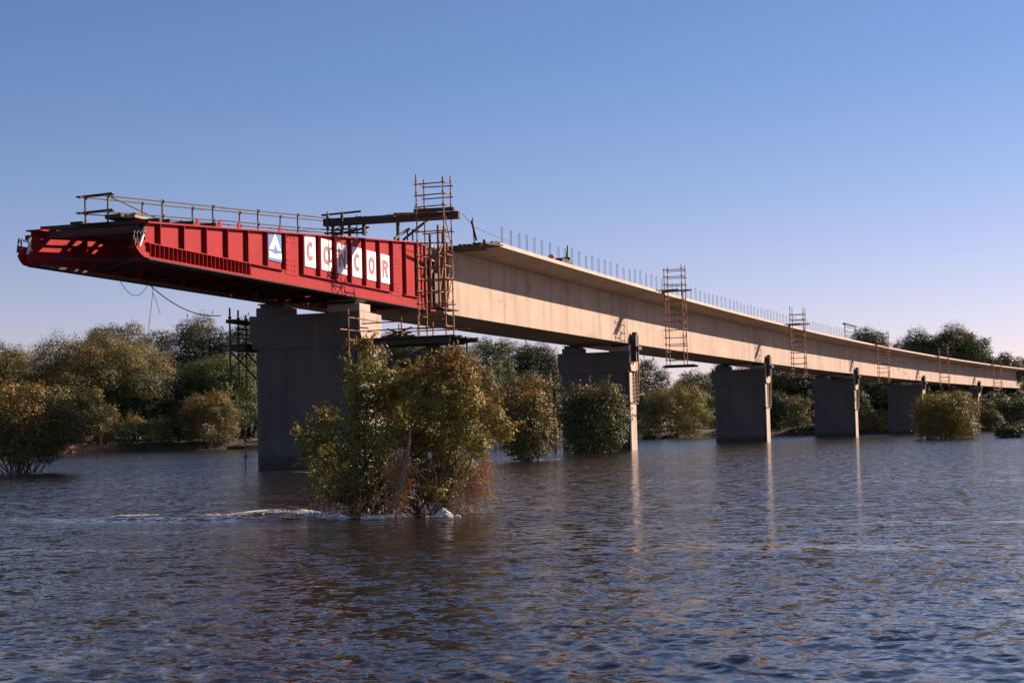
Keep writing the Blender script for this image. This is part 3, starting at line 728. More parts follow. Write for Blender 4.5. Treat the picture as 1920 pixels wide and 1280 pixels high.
tag(ob, 'reddish planks stacked on the trestle left of the tallest scaffold tower', 'planks')
# uprights framing the end of the box behind the tower
t = on_bridge('end_frame', 8.9, 'rusty upright frame with bracing in front of the cut end of the concrete box', 'frame')
for x, y, z1 in ((-.5,-.75,11.9),(.5,-.7,11.8),(-.5,-.3,11.5),(1.2,-.35,11.8),(1.7,-.4,11.3)):
    mb = MB(); mb.tube((x,y,7.75),(x,y,z1),.07,8); mb.build('upright', M['rust'], t)
for a, b in (((-.5,-.75,8.4),(.5,-.7,10.6)), ((-.5,-.3,9.4),(1.2,-.35,11.2)), ((-.6,-.8,11.6),(1.8,-.4,11.6)), ((-.6,-.8,10.4),(1.3,-.4,10.4)), ((-.5,-.3,8.6),(1.7,-.4,8.7))):
    mb = MB(); mb.tube(a,b,.045,6); mb.build('brace', M['rust'], t)
mb = MB(); mb.box(-1.0,1.3,-1.1,-.55,7.66,7.73); mb.build('foot_board', M['timber'], t)
mb = MB(); mb.box(.1,1.0,-.28,-.12,8.0,9.6); mb.build('form_panel', M['darksteel'], t)
mb = MB(); mb.box(.1,.6,-1.0,-.7,7.74,8.2); mb.build('pale_block', M['paleboard'], t)

# far side working cluster on top of the nose root
t = on_bridge('scaffold_cluster', 1.6, 'cluttered scaffold tubes and planks at the left end of the long dark beam', 'scaffold')
for x, y, z1 in ((-.5,1.95,11.85),(.6,1.75,11.8),(-.5,1.2,11.8),(.6,.95,11.75),(.2,.35,11.65)):
    mb = MB(); mb.tube((x,y,10.7),(x,y,z1),.035,6); mb.build('standard', M['tube'], t)
    for zc in (z1-.25, 11.0):
        mb = MB(); mb.tube((x,y,zc),(x,y,zc+.14),.07,6); mb.build('coupler', M['tube'], t)
for a, b in (((-.4,2.3,11.72),(.3,.6,11.88)), ((-.5,2.1,10.85),(.7,.5,10.92)), ((-.3,1.9,11.2),(.5,.7,11.66)), ((.1,2.0,10.8),(.3,.2,11.12)), ((-.7,1.6,10.95),(.3,.9,11.1))):
    mb = MB(); mb.bar(a,b,.2,.07); mb.build('plank', M['timber'], t)
for a, b in (((-.5,1.95,10.8),(.6,.95,11.7)), ((.6,1.75,10.8),(-.5,1.2,11.7))):
    mb = MB(); mb.tube(a,b,.03,6); mb.build('brace', M['tube'], t)

# formwork and handrail where the deck slab stops
t = on_bridge('slab_formwork', 11.0, 'dark timber formwork left at the cut end of the deck slab', 'formwork')
mb = MB(); mb.box(-.1,2.0,-2.0,-.05,11.02,11.1)
for k in range(7): mb.bar((-.1+.1*k,-2.3+.3*k,11.16+.02*(k%3)),(2.15,-2.5+.32*k,11.26+.03*(k%2)),.2,.09)
mb.build('soffit_board', M['timber'], t)
mb = MB(); mb.bar((.2,-2.2,11.35),(2.1,-1.6,11.42),.12,.08); mb.bar((.8,-2.4,11.3),(2.2,-2.35,11.45),.1,.1); mb.build('loose_board', M['timber'], t)
mb = MB(); mb.bar((.2,-1.2,11.14),(1.0,-2.2,11.12),.2,.06); mb.build('pale_board', M['paleboard'], t)
t = on_bridge('edge_handrail', 10.2, 'leaning post and thin rail at the cut end of the deck', 'railing')
mb = MB(); mb.tube((.1,-2.0,11.15),(-.1,-2.0,12.4),.035,6); mb.build('post', M['tube'], t)
mb = MB(); mb.chain([(-2.6,-2.4,12.25),(0,-2.02,11.95),(2.6,-2.25,11.75),(5.5,-2.25,11.7)],.018,5); mb.build('rail', M['tube'], t)

# material left on the deck
p = B(24.6,-2.0,ZD)
t = empty('material_pile', p, -K*24, 'green and dark building material piled on the deck edge among the bars', 'material pile')
mb = MB(); mb.box(.4,2.3,-.2,.7,.02,.22); mb.box(.7,2.0,-.15,.5,.222,.34); mb.build('plank_pile', M['timber'], t)
mb = MB(); mb.box(1.9,2.35,-.25,.2,.35,.5); mb.tube((2.1,0,.3),(2.3,.0,1.25),.1,8,.05); mb.box(2.4,3.1,-.2,.3,.02,.16); mb.build('green_stand', M['green'], t)
t = empty('plastic_drum', B(23.9,-1.9,ZD), 0, 'small orange pink drum standing on the deck edge left of the dark pile', 'drum')
mb = MB(); mb.tube((0,0,.01),(0,0,.36),.2,14,.19); mb.tube((0,0,.361),(0,0,.4),.16,14,.15); mb.build('body', M['orange'], t)
for z in (.1,.25):
    mb = MB(); mb.tube((0,0,z),(0,0,z+.03),.215,14); mb.build('hoop', M['orange'], t)

# scaffold frame beside the second pier
t = on_bridge('ladder_frame', 47.9, 'ladder like scaffold frame at the far end of the second pier', 'scaffold')
for x, y in ((-.1,6.6),(-.1,5.9),(1.2,6.4)):
    mb = MB(); mb.tube((x,y,-.5),(x,y,4.7),.05,6); mb.build('standard', M['darksteel'], t)
for z in (2.4,3.1,3.9,1.6):
    mb = MB(); mb.tube((-.1,6.75,z),(-.1,5.5,z),.045,6); mb.build('rung', M['rust'], t)

# ------------------------------------------------------------------ vegetation: x, y, base z, height, width, colour, share of orange leaves, kind, label
TREES=[
(194.92, 157.57, 0.6, 19.3, 13.3, 'o', 0.35, 't', 'olive tree cut by the left edge of the photo, tallest there'),
(193.58, 137.21, 0.6, 19.9, 21.9, 'o', 0.55, 't', 'broad round tree with orange brown top behind the sandy bank'),
(218.15, 149.8, 0.6, 25.1, 10.5, 'd', 0.1, 't', 'dark green tree whose narrow top pokes up behind the broad orange topped tree'),
(218.12, 140.26, 0.6, 23.4, 10.4, 'o', 0.3, 't', 'pale olive tree with a loose crown right of the narrow dark treetop'),
(222.76, 132.19, 0.6, 24.4, 11.5, 'd', 0.05, 't', "dark green tree with sky gaps in its crown, left of the tall pier's scaffold"),
(224.36, 123.96, 0.6, 23.8, 9.2, 'd', 0.05, 't', 'dark tree top seen behind the scaffold at the far end of the nearest pier'),
(207.19, 118.99, 0.6, 16.0, 13.4, 'g', 0.1, 't', 'mid green tree below the gappy dark crown beside the nearest pier'),
(195.85, 130.73, 0.6, 13.8, 15.2, 'd', 0.12, 't', 'shadowy green tree filling the bank between the orange tree and the pier'),
(191.96, 148.71, 0.6, 14.1, 11.9, 'o', 0.3, 't', 'brownish green tree under the sky gap behind the left flooded tree'),
(181.9, 132.25, 0.6, 11.4, 6.9, 'g', 0.35, 'b', 'upright olive bush on the bank just right of the left flooded tree'),
(181.66, 127.99, 0.6, 7.5, 6.0, 'o', 0.5, 'b', 'small rounded orange green bush above the bare sandy bank'),
(183.68, 119.91, 0.6, 5.8, 11.5, 'g', 0.4, 'b', 'low yellow green shrub at the waterline left of the nearest pier'),
(188.7, 111.12, 0.6, 9.0, 9.1, 'o', 0.5, 'b', 'yellow tinged bush between the low shrub and the nearest pier'),
(238.88, 93.73, 0.6, 20.3, 13.0, 'd', 0.05, 't', 'dark tree behind the hanging access platform of the nearest pier'),
(218.42, 77.33, 0.6, 18.2, 11.6, 'o', 0.5, 't', 'rounded orange topped tree right of the hanging access platform'),
(235.55, 73.96, 0.6, 19.4, 9.5, 'g', 0.15, 't', 'green tree with the highest crown between the first two piers'),
(257.09, 72.43, 0.6, 18.9, 13.4, 'd', 0.05, 't', 'dark green tree touching the left edge of the second pier'),
(135.11, 43.09, 0.6, 9.4, 7.8, 'o', 0.6, 'b', 'orange brown bush behind the top of the big flooded bush'),
(113.67, 28.48, 0.6, 7.2, 7.5, 'o', 0.65, 'b', 'rust coloured round bush just left of the second pier'),
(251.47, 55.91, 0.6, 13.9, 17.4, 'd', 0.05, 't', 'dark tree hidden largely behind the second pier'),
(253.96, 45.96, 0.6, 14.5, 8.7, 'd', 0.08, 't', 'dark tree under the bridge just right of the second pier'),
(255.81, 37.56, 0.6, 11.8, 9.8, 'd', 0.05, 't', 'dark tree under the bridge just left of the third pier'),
(210.92, 32.32, 0.6, 8.4, 12.0, 'y', 0.35, 'b', 'yellow green dome shaped bush between the second and third piers'),
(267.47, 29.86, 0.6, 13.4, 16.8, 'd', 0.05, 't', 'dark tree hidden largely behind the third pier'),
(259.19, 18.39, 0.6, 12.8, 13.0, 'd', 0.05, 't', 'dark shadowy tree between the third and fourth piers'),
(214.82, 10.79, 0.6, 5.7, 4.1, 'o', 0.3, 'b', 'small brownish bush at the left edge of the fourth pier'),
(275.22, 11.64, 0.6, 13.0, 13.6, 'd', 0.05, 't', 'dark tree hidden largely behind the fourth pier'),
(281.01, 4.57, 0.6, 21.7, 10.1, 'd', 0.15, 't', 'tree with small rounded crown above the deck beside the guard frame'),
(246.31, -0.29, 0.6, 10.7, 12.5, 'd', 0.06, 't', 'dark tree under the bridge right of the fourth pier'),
(206.35, -2.54, 0.6, 3.2, 7.2, 'y', 0.2, 'b', 'low yellow green shrub at the waterline right of the fourth pier'),
(296.62, -1.91, 0.6, 20.0, 8.4, 'd', 0.08, 't', 'lower dark left shoulder of the big crown above the deck'),
(282.08, -9.28, 0.6, 21.3, 15.0, 'd', 0.15, 't', 'biggest dark tree crown rising above the deck at the right'),
(277.42, -16.72, 0.6, 19.5, 7.0, 'g', 0.25, 't', 'open crowned tree with pale gaps right of the biggest crown'),
(277.57, -21.75, 0.6, 15.3, 8.2, 'd', 0.08, 't', 'low dome shaped dark tree nearest the right edge above the deck'),
(282.63, -25.94, 0.6, 14.3, 5.8, 'd', 0.08, 't', 'dark treetop cut by the right edge of the photo'),
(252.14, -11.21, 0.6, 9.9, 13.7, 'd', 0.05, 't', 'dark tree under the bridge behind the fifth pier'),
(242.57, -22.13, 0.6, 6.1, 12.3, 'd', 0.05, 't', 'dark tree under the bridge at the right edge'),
(87.41, -20.6, -0.3, 4.4, 6.5, 'y', 0.45, 'b', 'yellow green flooded bush standing in front of the fifth pier'),
(82.62, -26.4, -0.3, 1.4, 3.1, 'd', 0.2, 'b', 'low dark flooded bush at the right edge of the river'),
(212.53, -21.17, 0.6, 2.8, 3.7, 'o', 0.3, 'b', 'small pale bush on the bank right of the sixth pier'),
(33.03, -2.06, -0.3, 4.6, 4.5, 'g', 0.35, 'b', 'green flooded bush in front of the second pier'),
(8.89, -5.0, -0.3, 3.6, 3.0, 'o', 0.45, 'b', 'small flooded bush with drooping twigs right of the big flooded bush'),
(3.11, 20.06, -0.3, 4.7, 6.4, 'o', 0.6, 'f', 'flooded tree with orange green leaves and bare stems at the left edge'),
(212.81, 158.05, 0.6, 14.0, 8.9, 'g', 0.25, 't', 'green tree filling the gap between the left edge and the orange topped tree'),
(231.43, 142.25, 0.6, 16.4, 12.5, 'd', 0.08, 't', 'dark tree low in the skyline gap left of the sky speckled crown'),
(234.07, 126.98, 0.6, 19.2, 10.1, 'd', 0.05, 't', 'dark tree mass touching the left side of the nearest pier'),
(195.37, 156.94, 0.6, 7.6, 11.7, 'o', 0.4, 'b', 'orange bush on the bank behind the left flooded tree'),
(200.34, 149.72, 0.6, 7.0, 9.5, 'o', 0.45, 'b', 'orange brown bush on the bank at the left end of the bare sandy strip'),
(212.17, 130.61, 0.6, 6.5, 9.5, 'd', 0.15, 'b', 'dark bush on the bank between two yellow tinged shrubs'),
(218.06, 119.84, 0.6, 6.8, 8.5, 'd', 0.1, 'b', 'dark bush on the bank touching the nearest pier'),
(212.41, 79.07, 0.6, 10.5, 12.9, 'd', 0.1, 't', 'dark tree low behind the left part of the big flooded bush'),
(226.57, 69.28, 0.6, 11.0, 11.2, 'd', 0.15, 't', 'dark green tree low between the first two piers'),
(239.08, 62.94, 0.6, 10.6, 9.5, 'd', 0.1, 't', 'dark low tree just left of the second pier'),
(224.42, 40.55, 0.6, 7.5, 5.9, 'd', 0.1, 'b', 'dark bush on the bank right of the second pier'),
(226.92, 29.1, 0.6, 7.7, 5.9, 'g', 0.2, 'b', 'green bush on the bank at the left side of the third pier'),
(229.18, 16.24, 0.6, 6.8, 6.9, 'd', 0.06, 'b', 'dark bush on the bank right of the third pier'),
(230.86, 3.48, 0.6, 7.0, 5.9, 'd', 0.06, 'b', 'dark bush on the bank close behind the fourth pier'),
(261.56, -2.5, 0.6, 7.3, 8.7, 'd', 0.08, 'b', 'dark bush on the bank left of the fifth pier'),
(257.43, -17.37, 0.6, 8.3, 9.6, 'd', 0.06, 't', 'dark tree under the bridge between the fifth and sixth piers'),
(232.61, -24.63, 0.6, 5.2, 7.9, 'd', 0.08, 'b', 'dark bush on the bank at the right edge'),
]
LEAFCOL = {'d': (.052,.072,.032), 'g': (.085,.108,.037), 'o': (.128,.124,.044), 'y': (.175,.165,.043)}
def leaf_mesh(name, C, Nrm, size, tint, mat, rs, aspect=.45, droop=0.0):
    n = len(C)
    t = rs.normal(size=(n,3)); t[:,2] -= droop
    t -= (t*Nrm).sum(1,keepdims=True)*Nrm; t /= np.linalg.norm(t,axis=1,keepdims=True)+1e-9
    b = np.cross(Nrm, t)
    L_ = (size*rs.uniform(.65,1.35,n))[:,None]; W_ = L_*aspect
    P0 = C - t*L_*.5; P1 = C + b*W_*.5 + t*L_*.08; P2 = C + t*L_*.5; P3 = C - b*W_*.5 + t*L_*.08
    V = np.stack([P0,P1,P2,P3],1).reshape(-1,3)
    q = np.arange(4*n).reshape(n,4)
    me = mesh_from_np(name, V, q, mat, smooth=False)
    a = me.attributes.new('tint', 'FLOAT_COLOR', 'POINT')
    col4 = np.ones((n,4,4), np.float32); col4[:,:,0] = tint[:,0:1]; col4[:,:,1] = tint[:,1:2]; col4[:,:,2] = tint[:,2:3]
    a.data.foreach_set('color', col4.ravel())
    return me
def clump_leaves(clumps, density, rs, flat=.8):
    Cs, Ns, Ts = [], [], []
    for (cx, cy, cz, r, ct) in clumps:
        n = max(12, int(density*r*r))
        d = rs.normal(size=(n,3)); d /= np.linalg.norm(d,axis=1,keepdims=True)
        # lumpy surface and a fringe of looser sprigs
        lump = 1 + .18*np.sin(d[:,0]*7+cx*3)*np.sin(d[:,1]*6+cy*2) + .14*np.sin(d[:,2]*9+cz)
        rr = r*lump*(rs.uniform(.35,1,n)**.45)*np.where(rs.rand(n)<.12, rs.uniform(1.0,1.3,n), 1)
        p = d*rr[:,None]; p[:,2] *= flat
        Cs.append(p+np.array([cx,cy,cz]))
        nn = d*1.15 + rs.normal(size=(n,3))*.42 + np.array([0,0,.22]); nn /= np.linalg.norm(nn,axis=1,keepdims=True); Ns.append(nn)
        sub = .16*np.sin(d[:,0]*5+cz*2+ct*9)*np.sin(d[:,2]*5+cy) + rs.normal(0,.10,n) + .12*d[:,2]  # tint also rises on clump tops, warm light put into the colour
        Ts.append(np.stack([np.clip(ct+sub,0,1), rs.rand(n), rs.rand(n)],1))
    return np.concatenate(Cs), np.concatenate(Ns), np.concatenate(Ts)
def sprigs(clumps, n, ln, per, rs):
    Cs, Ns, Ts = [], [], []
    for k in range(n):
        cx, cy, cz, r, ct = clumps[rs.randint(len(clumps))]
        d = rs.normal(size=3); d[2] = abs(d[2])*.9+.15; d /= np.linalg.norm(d)
        p = np.array([cx,cy,cz])+d*r*rs.uniform(.75,1.0); g = d+np.array([0,0,rs.uniform(-.2,1.2)]); g /= np.linalg.norm(g)
        L_ = ln*rs.uniform(.5,1.3); t = np.sort(rs.rand(per)); droop = rs.uniform(.0,.5)
        q = p+g*L_*t[:,None]+rs.normal(0,ln*.07,(per,3)); q[:,2] -= droop*L_*t*t
        Cs.append(q); nn = rs.normal(size=(per,3))+np.array([0,0,.5]); Ns.append(nn/np.linalg.norm(nn,axis=1,keepdims=True))
        Ts.append(np.stack([np.clip(ct+.12+rs.normal(0,.08,per),0,1), rs.rand(per), rs.rand(per)],1))
    return np.concatenate(Cs), np.concatenate(Ns), np.concatenate(Ts)
def limb(mb, a, b, r0, r1, rs, bend=.12, n=4, seg=5):
    a, b = np.array(a, float), np.array(b, float); L_ = np.linalg.norm(b-a)
    off = rs.normal(size=3)*bend*L_
    pts = [Vector(a+(b-a)*(i/n)+off*math.sin(math.pi*i/n)*(.6+.4*rs.rand())) for i in range(n+1)]
    mb.chain(pts, r0, seg, r1); return pts
def make_tree(i, x, y, zb, h, w, ck, orange, kind, label):
    rs = np.random.RandomState(100+i)
    near = h < 5.5 and zb < 0
    skyline_right = y < 8 and h > 12
    if not skyline_right: h *= 1.07; w *= 1.15 if zb > 0 else 1.0
    root = empty('tree' if kind == 't' else 'bush', (x,y,zb), 0, label, 'tree' if kind == 't' else 'bush', 'trees and bushes along the river')
    clumps = []
    R0 = w/2
    lo = (.10 if h < 17 else .22) if kind == 't' else .05
    if kind == 'f': lo = .13
    K_ = int(rs.randint(15,22)) if kind == 't' else int(rs.randint(12,17))
    if near: K_ += 8
    K_ = int(K_*1.55)
    ax = rs.uniform(0,6.28)
    for k in range(K_):
        # irregular dome made of clumps near its surface
        th = 2*math.pi*((k*.618) % 1)+ax; u = (k+.5)/K_
        zz = lo + (1-lo)*(.12+.80*u)
        f = (zz-lo)/(1-lo)
        prof = math.sqrt(max(0,1-(max(0,f-.35)/.68)**2))*(.75+.25*min(1,f/.35)) if kind != 't' else math.sqrt(max(0.02,1-((f-.45)/.58)**2))
        rr = R0*prof*rs.uniform(.45,.88)
        r = w*rs.uniform(.14,.26)*(1.15 if skyline_right else 1)
        if kind == 'f': r *= .72
        clumps.append((rr*math.cos(th), rr*math.sin(th), min(h*zz, h-r*.75)*rs.uniform(.93,1.03), min(r, h*.25), rs.rand()*.62+.32*max(0, f-.35)))  # tint rises with height: warm light on crown tops put into leaf colour
    leaf = {True: .14, False: .27}[near]
    if not near and kind == 'b': leaf = .23
    if kind == 'f': leaf = .13
    dens = (2.6 if not near else 2.4)*4*math.pi/(leaf*leaf*.45)*.27
    C_, N_, T_ = clump_leaves(clumps, dens*(1.7 if skyline_right else 1), rs)
    sp_ = sprigs(clumps, (12 if skyline_right else 40) if kind == 't' else 70, (1.0 if not near else .5), 22, rs)
    C_, N_, T_ = np.concatenate([C_, sp_[0]]), np.concatenate([N_, sp_[1]]), np.concatenate([T_, sp_[2]])
    keep = C_[:,2] > (.15 if zb < 0 else -.3)
    C_, N_, T_ = C_[keep], N_[keep], T_[keep]
    me = leaf_mesh('crown', C_, N_, leaf, T_, M['leaf'], rs, .5, .3 if near else 0)
    o = bpy.data.objects.new('crown', me); col.objects.link(o); o.parent = root
    c = LEAFCOL[ck]; j = rs.uniform(.85,1.18); o.color = (c[0]*j, c[1]*j*rs.uniform(.94,1.06), c[2]*j, orange*.52)
    mb = MB()
    tr = max(.05, h*.018)
    if kind == 't':
        tips = limb(mb, (0,0,-.4), (rs.uniform(-.5,.5),rs.uniform(-.5,.5),h*.45), tr*1.5, tr*.8, rs, .05, 6, 7)
        base = tips[4]
    else: base = Vector((0,0,-.5))
    for (cx,cy,cz,r,ct) in clumps[::2]:
        b0 = base if kind == 't' else Vector((rs.uniform(-.12,.12)*w*.5, rs.uniform(-.12,.12)*w*.5, -.5))
        limb(mb, b0, (cx,cy,cz), tr*.6, tr*.15, rs, .10)
    mb.build('trunk', M['bark'], root)
    return root
for i, row in enumerate(TREES): make_tree(i, *row)

# big flooded bush close to the camera: clumps laid out in a local frame (a = to the right seen from the bank, b = away, c = up)
def big_bush():
    rs = np.random.RandomState(5)
    cx0, cy0 = -42.2, -18.9
    ang = math.atan2(cy0-CY, cx0-CX)
    root = empty('flooded_bush', (cx0,cy0,0), ang-math.pi/2, 'large leafy flooded bush close by in the river, with flood debris hanging in it', 'bush')
    S = 1/106.0
    px = [(694,806,30,.3),(704,830,24,.4),(608,838,26,.25),(594,828,14,.4),(636,816,28,.45),(630,794,17,.6),(628,872,36,.2),(658,862,28,.4),(702,850,36,.6),(662,912,42,.15),(697,905,40,.5),(630,922,24,.1),
          (700,765,34,.3),(702,735,34,.35),(716,698,27,.5),(708,674,15,.8),(690,712,22,.35),(737,728,32,.5),(745,768,38,.6),(772,745,32,.6),(797,722,27,.7),(800,765,42,.5),
          (830,726,34,.85),(855,702,24,.9),(880,722,30,.9),(840,770,46,.45),(880,770,42,.6),(905,765,27,.85),(895,812,40,.55),(865,818,40,.4),(930,800,30,.7),(952,822,24,.7),
          (820,820,40,.3),(850,850,36,.15),(830,925,22,.1),(770,820,36,.35),(735,835,38,.3),(905,850,28,.5),(732,890,30,.25),(720,940,30,.2),(690,945,26,.2),(800,850,26,.15)]
    clumps = []
    for (u, v, r, t) in px:
        clumps.append(((u-755)*S, rs.uniform(-.55,.75)+(.35 if v > 860 else 0), (965-v)*S, r*S*1.05, t))
    for (u, v, r) in ((850,900,44),(822,925,38),(880,885,36),(800,900,34),(850,940,26),(780,880,34),(760,925,30)): clumps.append(((u-755)*S, .75, (965-v)*S, r*S, .05))
    clumps = [(a, b_, c, r*.82, t) for a, b_, c, r, t in clumps]
    C_, N_, T_ = clump_leaves(clumps, 14500, rs, .95)
    sp_ = sprigs(clumps, 560, .27, 28, rs)
    C_, N_, T_ = np.concatenate([C_, sp_[0]]), np.concatenate([N_, sp_[1]]), np.concatenate([T_, sp_[2]])
    keep = C_[:,2] > .03
    C_, N_, T_ = C_[keep], N_[keep], T_[keep]
    me = leaf_mesh('crown', C_, N_, .063, T_, M['leaf'], rs, .40, .7)
    o = bpy.data.objects.new('crown', me); col.objects.link(o); o.parent = root; o.color = (.225,.205,.050, .14)
    mb = MB()
    for (cx,cy,cz,r,t) in clumps:
        b0 = (rs.choice([-.55,-.1,.25,.7])+rs.uniform(-.1,.1), rs.uniform(-.2,.3), -.4)
        limb(mb, b0, (cx,cy,cz), .022, .006, rs, .10, 5)
    for k in range(90):      # bare twigs standing out of the water
        a = rs.uniform(-1.4,1.3); b0 = (a, rs.uniform(-.6,.5), -.2); limb(mb, b0, (a+rs.uniform(-.25,.35), b0[1]+rs.uniform(-.2,.2), rs.uniform(.2,.9)), .008, .003, rs, .08, 3, 4)
    mb.build('branches', M['bark'], root)
    mb = MB(); limb(mb, (.10,-1.0,.35), (.235,-.98,.98), .020, .042, rs, .02, 4, 7); limb(mb, (.235,-.98,.98), (.30,-.9,1.5), .036, .012, rs, .03, 4, 6); limb(mb, (.02,-.98,.0), (.10,-1.0,.35), .022, .020, rs, .03, 3, 6)
    mb.build('bare_branch', M['palebark'], root)
    # dry grass and reeds left by the flood
    def debris(spots, n, ln, name):
        mb = MB()
        for k in range(n):
            a, b_, c, sp, dn = spots[rs.randint(len(spots))]
            p = np.array([a+rs.normal(0,sp), b_+rs.normal(0,.10), c+rs.normal(0,sp)])
            pts = [Vector(p)]; d = np.array([rs.normal(0,.75), rs.normal(0,.4), dn+rs.normal(0,.65)])
            for j in range(4):
                p = p + d*ln*rs.uniform(.12,.30); d = d*.8 + rs.normal(0,.5,3) + np.array([0,0,-.15]); pts.append(Vector((p[0],p[1],max(p[2],.01))))
            mb.chain(pts, rs.uniform(.005,.011), 4, .003)
        o = mb.build(name, M['debris'], None, (cx0,cy0,0)); o.rotation_euler = root.rotation_euler; return o
    o = debris([(-.05,-.8,.78,.06,-.4),(.05,-.8,.84,.07,-.4),(.16,-.8,.86,.06,-.4),(.24,-.8,.80,.05,-.5),(.08,-.82,.68,.06,-.7),(.19,-.82,.60,.05,-.8),(.15,-.8,.46,.05,-.8),(.11,-.82,.30,.05,-.8)], 230, .28, 'flood_debris')
    tag(o, 'orange tangle of dry grass caught on the bare branch of the big flooded bush', 'debris')
    o = debris([(1.55,-.3,.86,.07,-.9),(1.46,-.35,.72,.08,-.9),(1.34,-.4,.62,.09,-.9),(1.22,-.4,.50,.09,-.9),(1.10,-.4,.34,.09,-.8),(1.35,-.4,.40,.09,-.9),(1.0,-.4,.18,.08,-.6)], 230, .34, 'flood_debris')
    tag(o, 'brown fringe of dry stalks hanging at the right side of the big flooded bush', 'debris')
    o = debris([(-.35,-.6,.25,.12,-.8),(-.6,-.6,.2,.1,-.8),(-.1,-.65,.22,.1,-.8)], 45, .24, 'flood_debris')
    tag(o, 'thin brown stalks at the waterline below the middle of the big flooded bush', 'debris')
    return root
big_bush()

def undergrowth():
    rs = np.random.RandomState(31); clumps = []
    for i in range(3, len(bank_line)-4):
        a, b = np.array(bank_line[i], float), np.array(bank_line[i+1], float); L_ = np.linalg.norm(b-a)
        for k in range(int(L_/2.2)):
            p = a+(b-a)*rs.rand(); o = (p-np.array([CX,CY])); o /= np.linalg.norm(o); p = p+o*rs.uniform(.5,9)
            if math.hypot(p[0]-174, p[1]-134) < 9: continue
            r = rs.uniform(.9,2.3); clumps.append((p[0], p[1], rs.uniform(.4,2.6), r, rs.rand()*.75))
    C_, N_, T_ = clump_leaves(clumps, 62, rs, .85)
    k = C_[:,2] > .05; me = leaf_mesh('undergrowth', C_[k], N_[k], .34, T_[k], M['leaf'], rs, .5)
    o = bpy.data.objects.new('undergrowth', me); col.objects.link(o); o.color = (.046,.060,.026,.06)
    tag(o, 'tangled dark undergrowth along the foot of the far bank', 'undergrowth', None, 'stuff')
undergrowth()

# ------------------------------------------------------------------ foam on the water
def wz(x, y):
    return float(wake(np.array([x]), np.array([y]))[0])
def foam_line(pts, n, width, size, label, hgt=.02, name='foam'):
    rs = np.random.RandomState(len(pts)*7+n)
    mb = MB(); P = [np.array(p, float) for p in pts]
    for k in range(n):
        i = rs.randint(len(P)-1); t = rs.rand(); p = P[i]+(P[i+1]-P[i])*t
        dens = .5+.5*math.sin(p[1]*5.1+1)*math.sin(p[1]*1.7)
        if rs.rand() > .25+.75*dens: continue
        x = p[0]+rs.normal(0,width); y = p[1]+rs.normal(0,width*1.2); z = wz(x,y)+.004+abs(rs.normal(0,hgt))
        s = size*rs.uniform(.35,1.3); a = rs.uniform(0,6.28)
        # small irregular flake of froth
        m_ = 6; ring = [Vector((x+math.cos(a+j*1.047)*s*rs.uniform(.5,1.1)*.6, y+math.sin(a+j*1.047)*s*rs.uniform(.7,1.3), z-.012)) for j in range(m_)]
        top = Vector((x, y, z+s*.35))
        b = len(mb.v); mb.v += [tuple(v) for v in ring]+[tuple(top)]; mb.f += [(b+j, b+(j+1) % m_, b+m_) for j in range(m_)]
    o = mb.build(name, M['foam']); tag(o, label, 'foam', None, 'stuff'); return o
def foam_ribbon(pts, width, label, strength=1.0, step=.05):
    P = [Vector((a,b,0)) for a,b in pts]; C = []
    for i in range(len(P)-1):
        n = max(2, int((P[i+1]-P[i]).length/step))
        for k in range(n): C.append(P[i].lerp(P[i+1], k/n))
    C.append(P[-1]); m_ = 9; V, cov = [], []
    for i, p in enumerate(C):
        t = (C[min(i+1,len(C)-1)]-C[max(i-1,0)]).normalized(); sd = Vector((-t.y,t.x,0)); f = i/(len(C)-1)
        env = min(1, f*8+.15)*min(1,(1-f)*3+.05)
        for j in range(m_):
            u = (j/(m_-1)-.5)*2; q = p+sd*u*width*.5*(.7+.5*math.sin(i*.13)*math.sin(i*.041+1))
            V.append((q.x, q.y, float(wake(np.array([q.x]), np.array([q.y]))[0])+.022+.03*(1-u*u)*env)); cov.append(strength*env*(1-abs(u)**1.5)*(.65+.35*math.sin(i*.21+1)*math.sin(i*.057)))
    F_ = [(i*m_+j,i*m_+j+1,(i+1)*m_+j+1,(i+1)*m_+j) for i in range(len(C)-1) for j in range(m_-1)]
    mb = MB(); mb.add(V, F_); me = mb.mesh('foam', M['brokenfoam']); a = me.attributes.new('cover', 'FLOAT', 'POINT'); a.data.foreach_set('value', cov)
    o = bpy.data.objects.new('foam', me); col.objects.link(o); tag(o, label, 'foam', None, 'stuff')
foam_ribbon([(-43.45,-18.5),(-43.1,-18.1),(-42.7,-17.75),(-42.3,-17.4)], .55, 'white crest of foam breaking left of the big flooded bush', 1.35)
foam_ribbon([(-42.2,-17.7),(-41.9,-17.1),(-41.95,-16.6),(-42.25,-16.1),(-42.5,-15.6)], .48, 'pale curved line of froth behind the foam crest', 1.15)
foam_ribbon([(-42.5,-16.0),(-42.7,-15.2),(-42.85,-14.5),(-42.95,-13.8),(-43.1,-13.1)], .5, 'broken white wake trailing across the water to the left', 1.0)
foam_ribbon([(-43.3,-18.7),(-43.1,-19.05),(-42.5,-19.25),(-42.1,-19.4)], .36, 'foam streak along the waterline under the big flooded bush', 1.0)
foam_ribbon([(-11.6,-3.4),(-10.2,-2.2),(-8.6,-1.0),(-7.4,-.2)], .8, 'thin foam line at the foot of the nearest pier', .9)
foam_ribbon([(9.6,-6.6),(8.8,-6.1),(8.0,-5.6)], .9, 'small patch of foam beside the small flooded bush', 1.1)
foam_ribbon([(36.8,-2.4),(35.2,-1.9),(34,-1.6)], 1.1, 'small patch of foam at the bush by the second pier', 1.1)
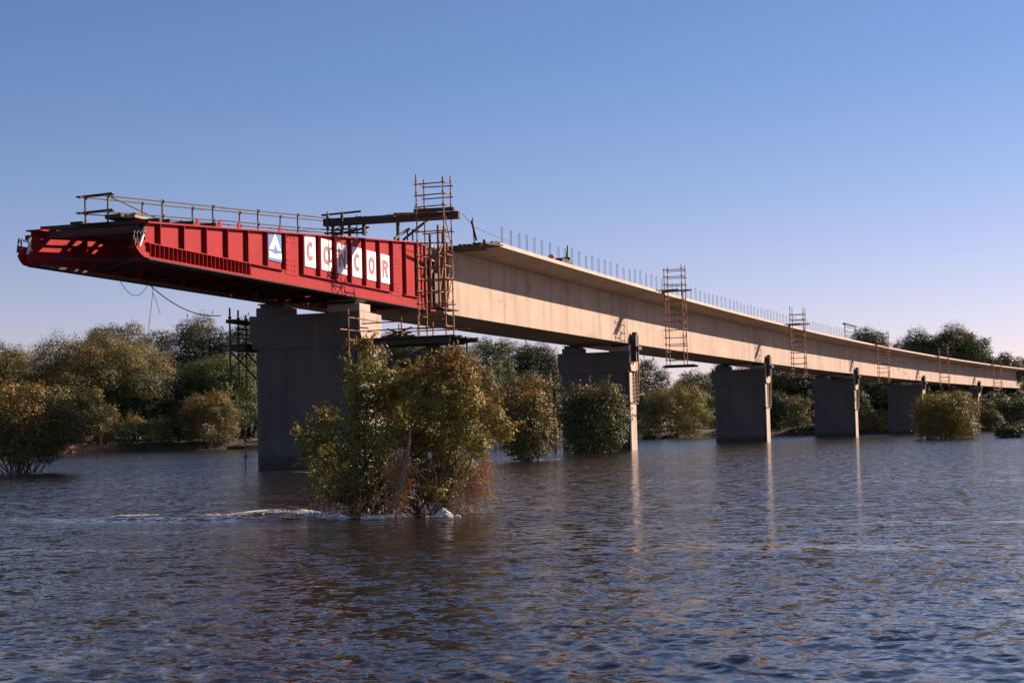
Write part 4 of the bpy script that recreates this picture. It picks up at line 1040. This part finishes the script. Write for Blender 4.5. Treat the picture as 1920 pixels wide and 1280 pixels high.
foam_line([(-43.35,-18.5),(-43.1,-18.1),(-42.8,-17.8),(-42.4,-17.45)], 1500, .06, .026, 'crumbly white spray on the foam crest beside the big flooded bush', .03, 'spray')
foam_line([(-43.4,-18.9),(-43.1,-19.1),(-42.5,-19.25)], 500, .04, .02, 'crumbly white spray along the foot of the big flooded bush', .025, 'spray')
foam_line([(-42.2,-17.6),(-41.95,-17.1),(-42.0,-16.6),(-42.3,-16.0),(-42.5,-15.5)], 900, .05, .022, 'crumbly pale spray on the curved line of froth left of the bush', .022, 'spray')
def splash():
    rs = np.random.RandomState(2); mb = MB()
    for k in range(90):
        a = rs.uniform(0,6.28); r = abs(rs.normal(0,.09)); x = math.cos(a)*r*.7; y = math.sin(a)*r*1.25; hh = max(.02,.17-(r*1.1)**1.0)*rs.uniform(.6,1.05)
        s = rs.uniform(.02,.05); n_ = 6
        for j in range(3):
            pass
        ring0 = [Vector((x+s*math.cos(t*1.047), y+s*math.sin(t*1.047), -.03)) for t in range(n_)]
        ring1 = [Vector((x+s*1.1*math.cos(t*1.047+.3), y+s*1.1*math.sin(t*1.047+.3), hh*.7)) for t in range(n_)]
        b = len(mb.v); mb.v += [tuple(v) for v in ring0+ring1]+[(x,y,hh)]
        mb.f += [(b+t, b+(t+1) % n_, b+n_+(t+1) % n_, b+n_+t) for t in range(n_)] + [(b+n_+t, b+n_+(t+1) % n_, b+2*n_) for t in range(n_)]
    o = mb.build('splash', M['foam'], None, (-42.8,-20.0,.0)); tag(o, 'bright white splash where water piles against the big flooded bush', 'splash', None, 'stuff')
splash()
# ------------------------------------------------------------------ give every top-level mesh an origin at its own base
for o in list(col.objects):
    if o.type == 'MESH' and o.parent is None and o.name.split('.')[0] not in ('water','river_bank') and tuple(o.location) == (0,0,0):
        n_ = len(o.data.vertices); co = np.empty(n_*3, np.float32); o.data.vertices.foreach_get('co', co); co = co.reshape(-1,3)
        c = (co.min(0)+co.max(0))/2; c[2] = co[:,2].min()
        o.data.vertices.foreach_set('co', (co-c).ravel()); o.location = Vector(c.tolist()); o.data.update()
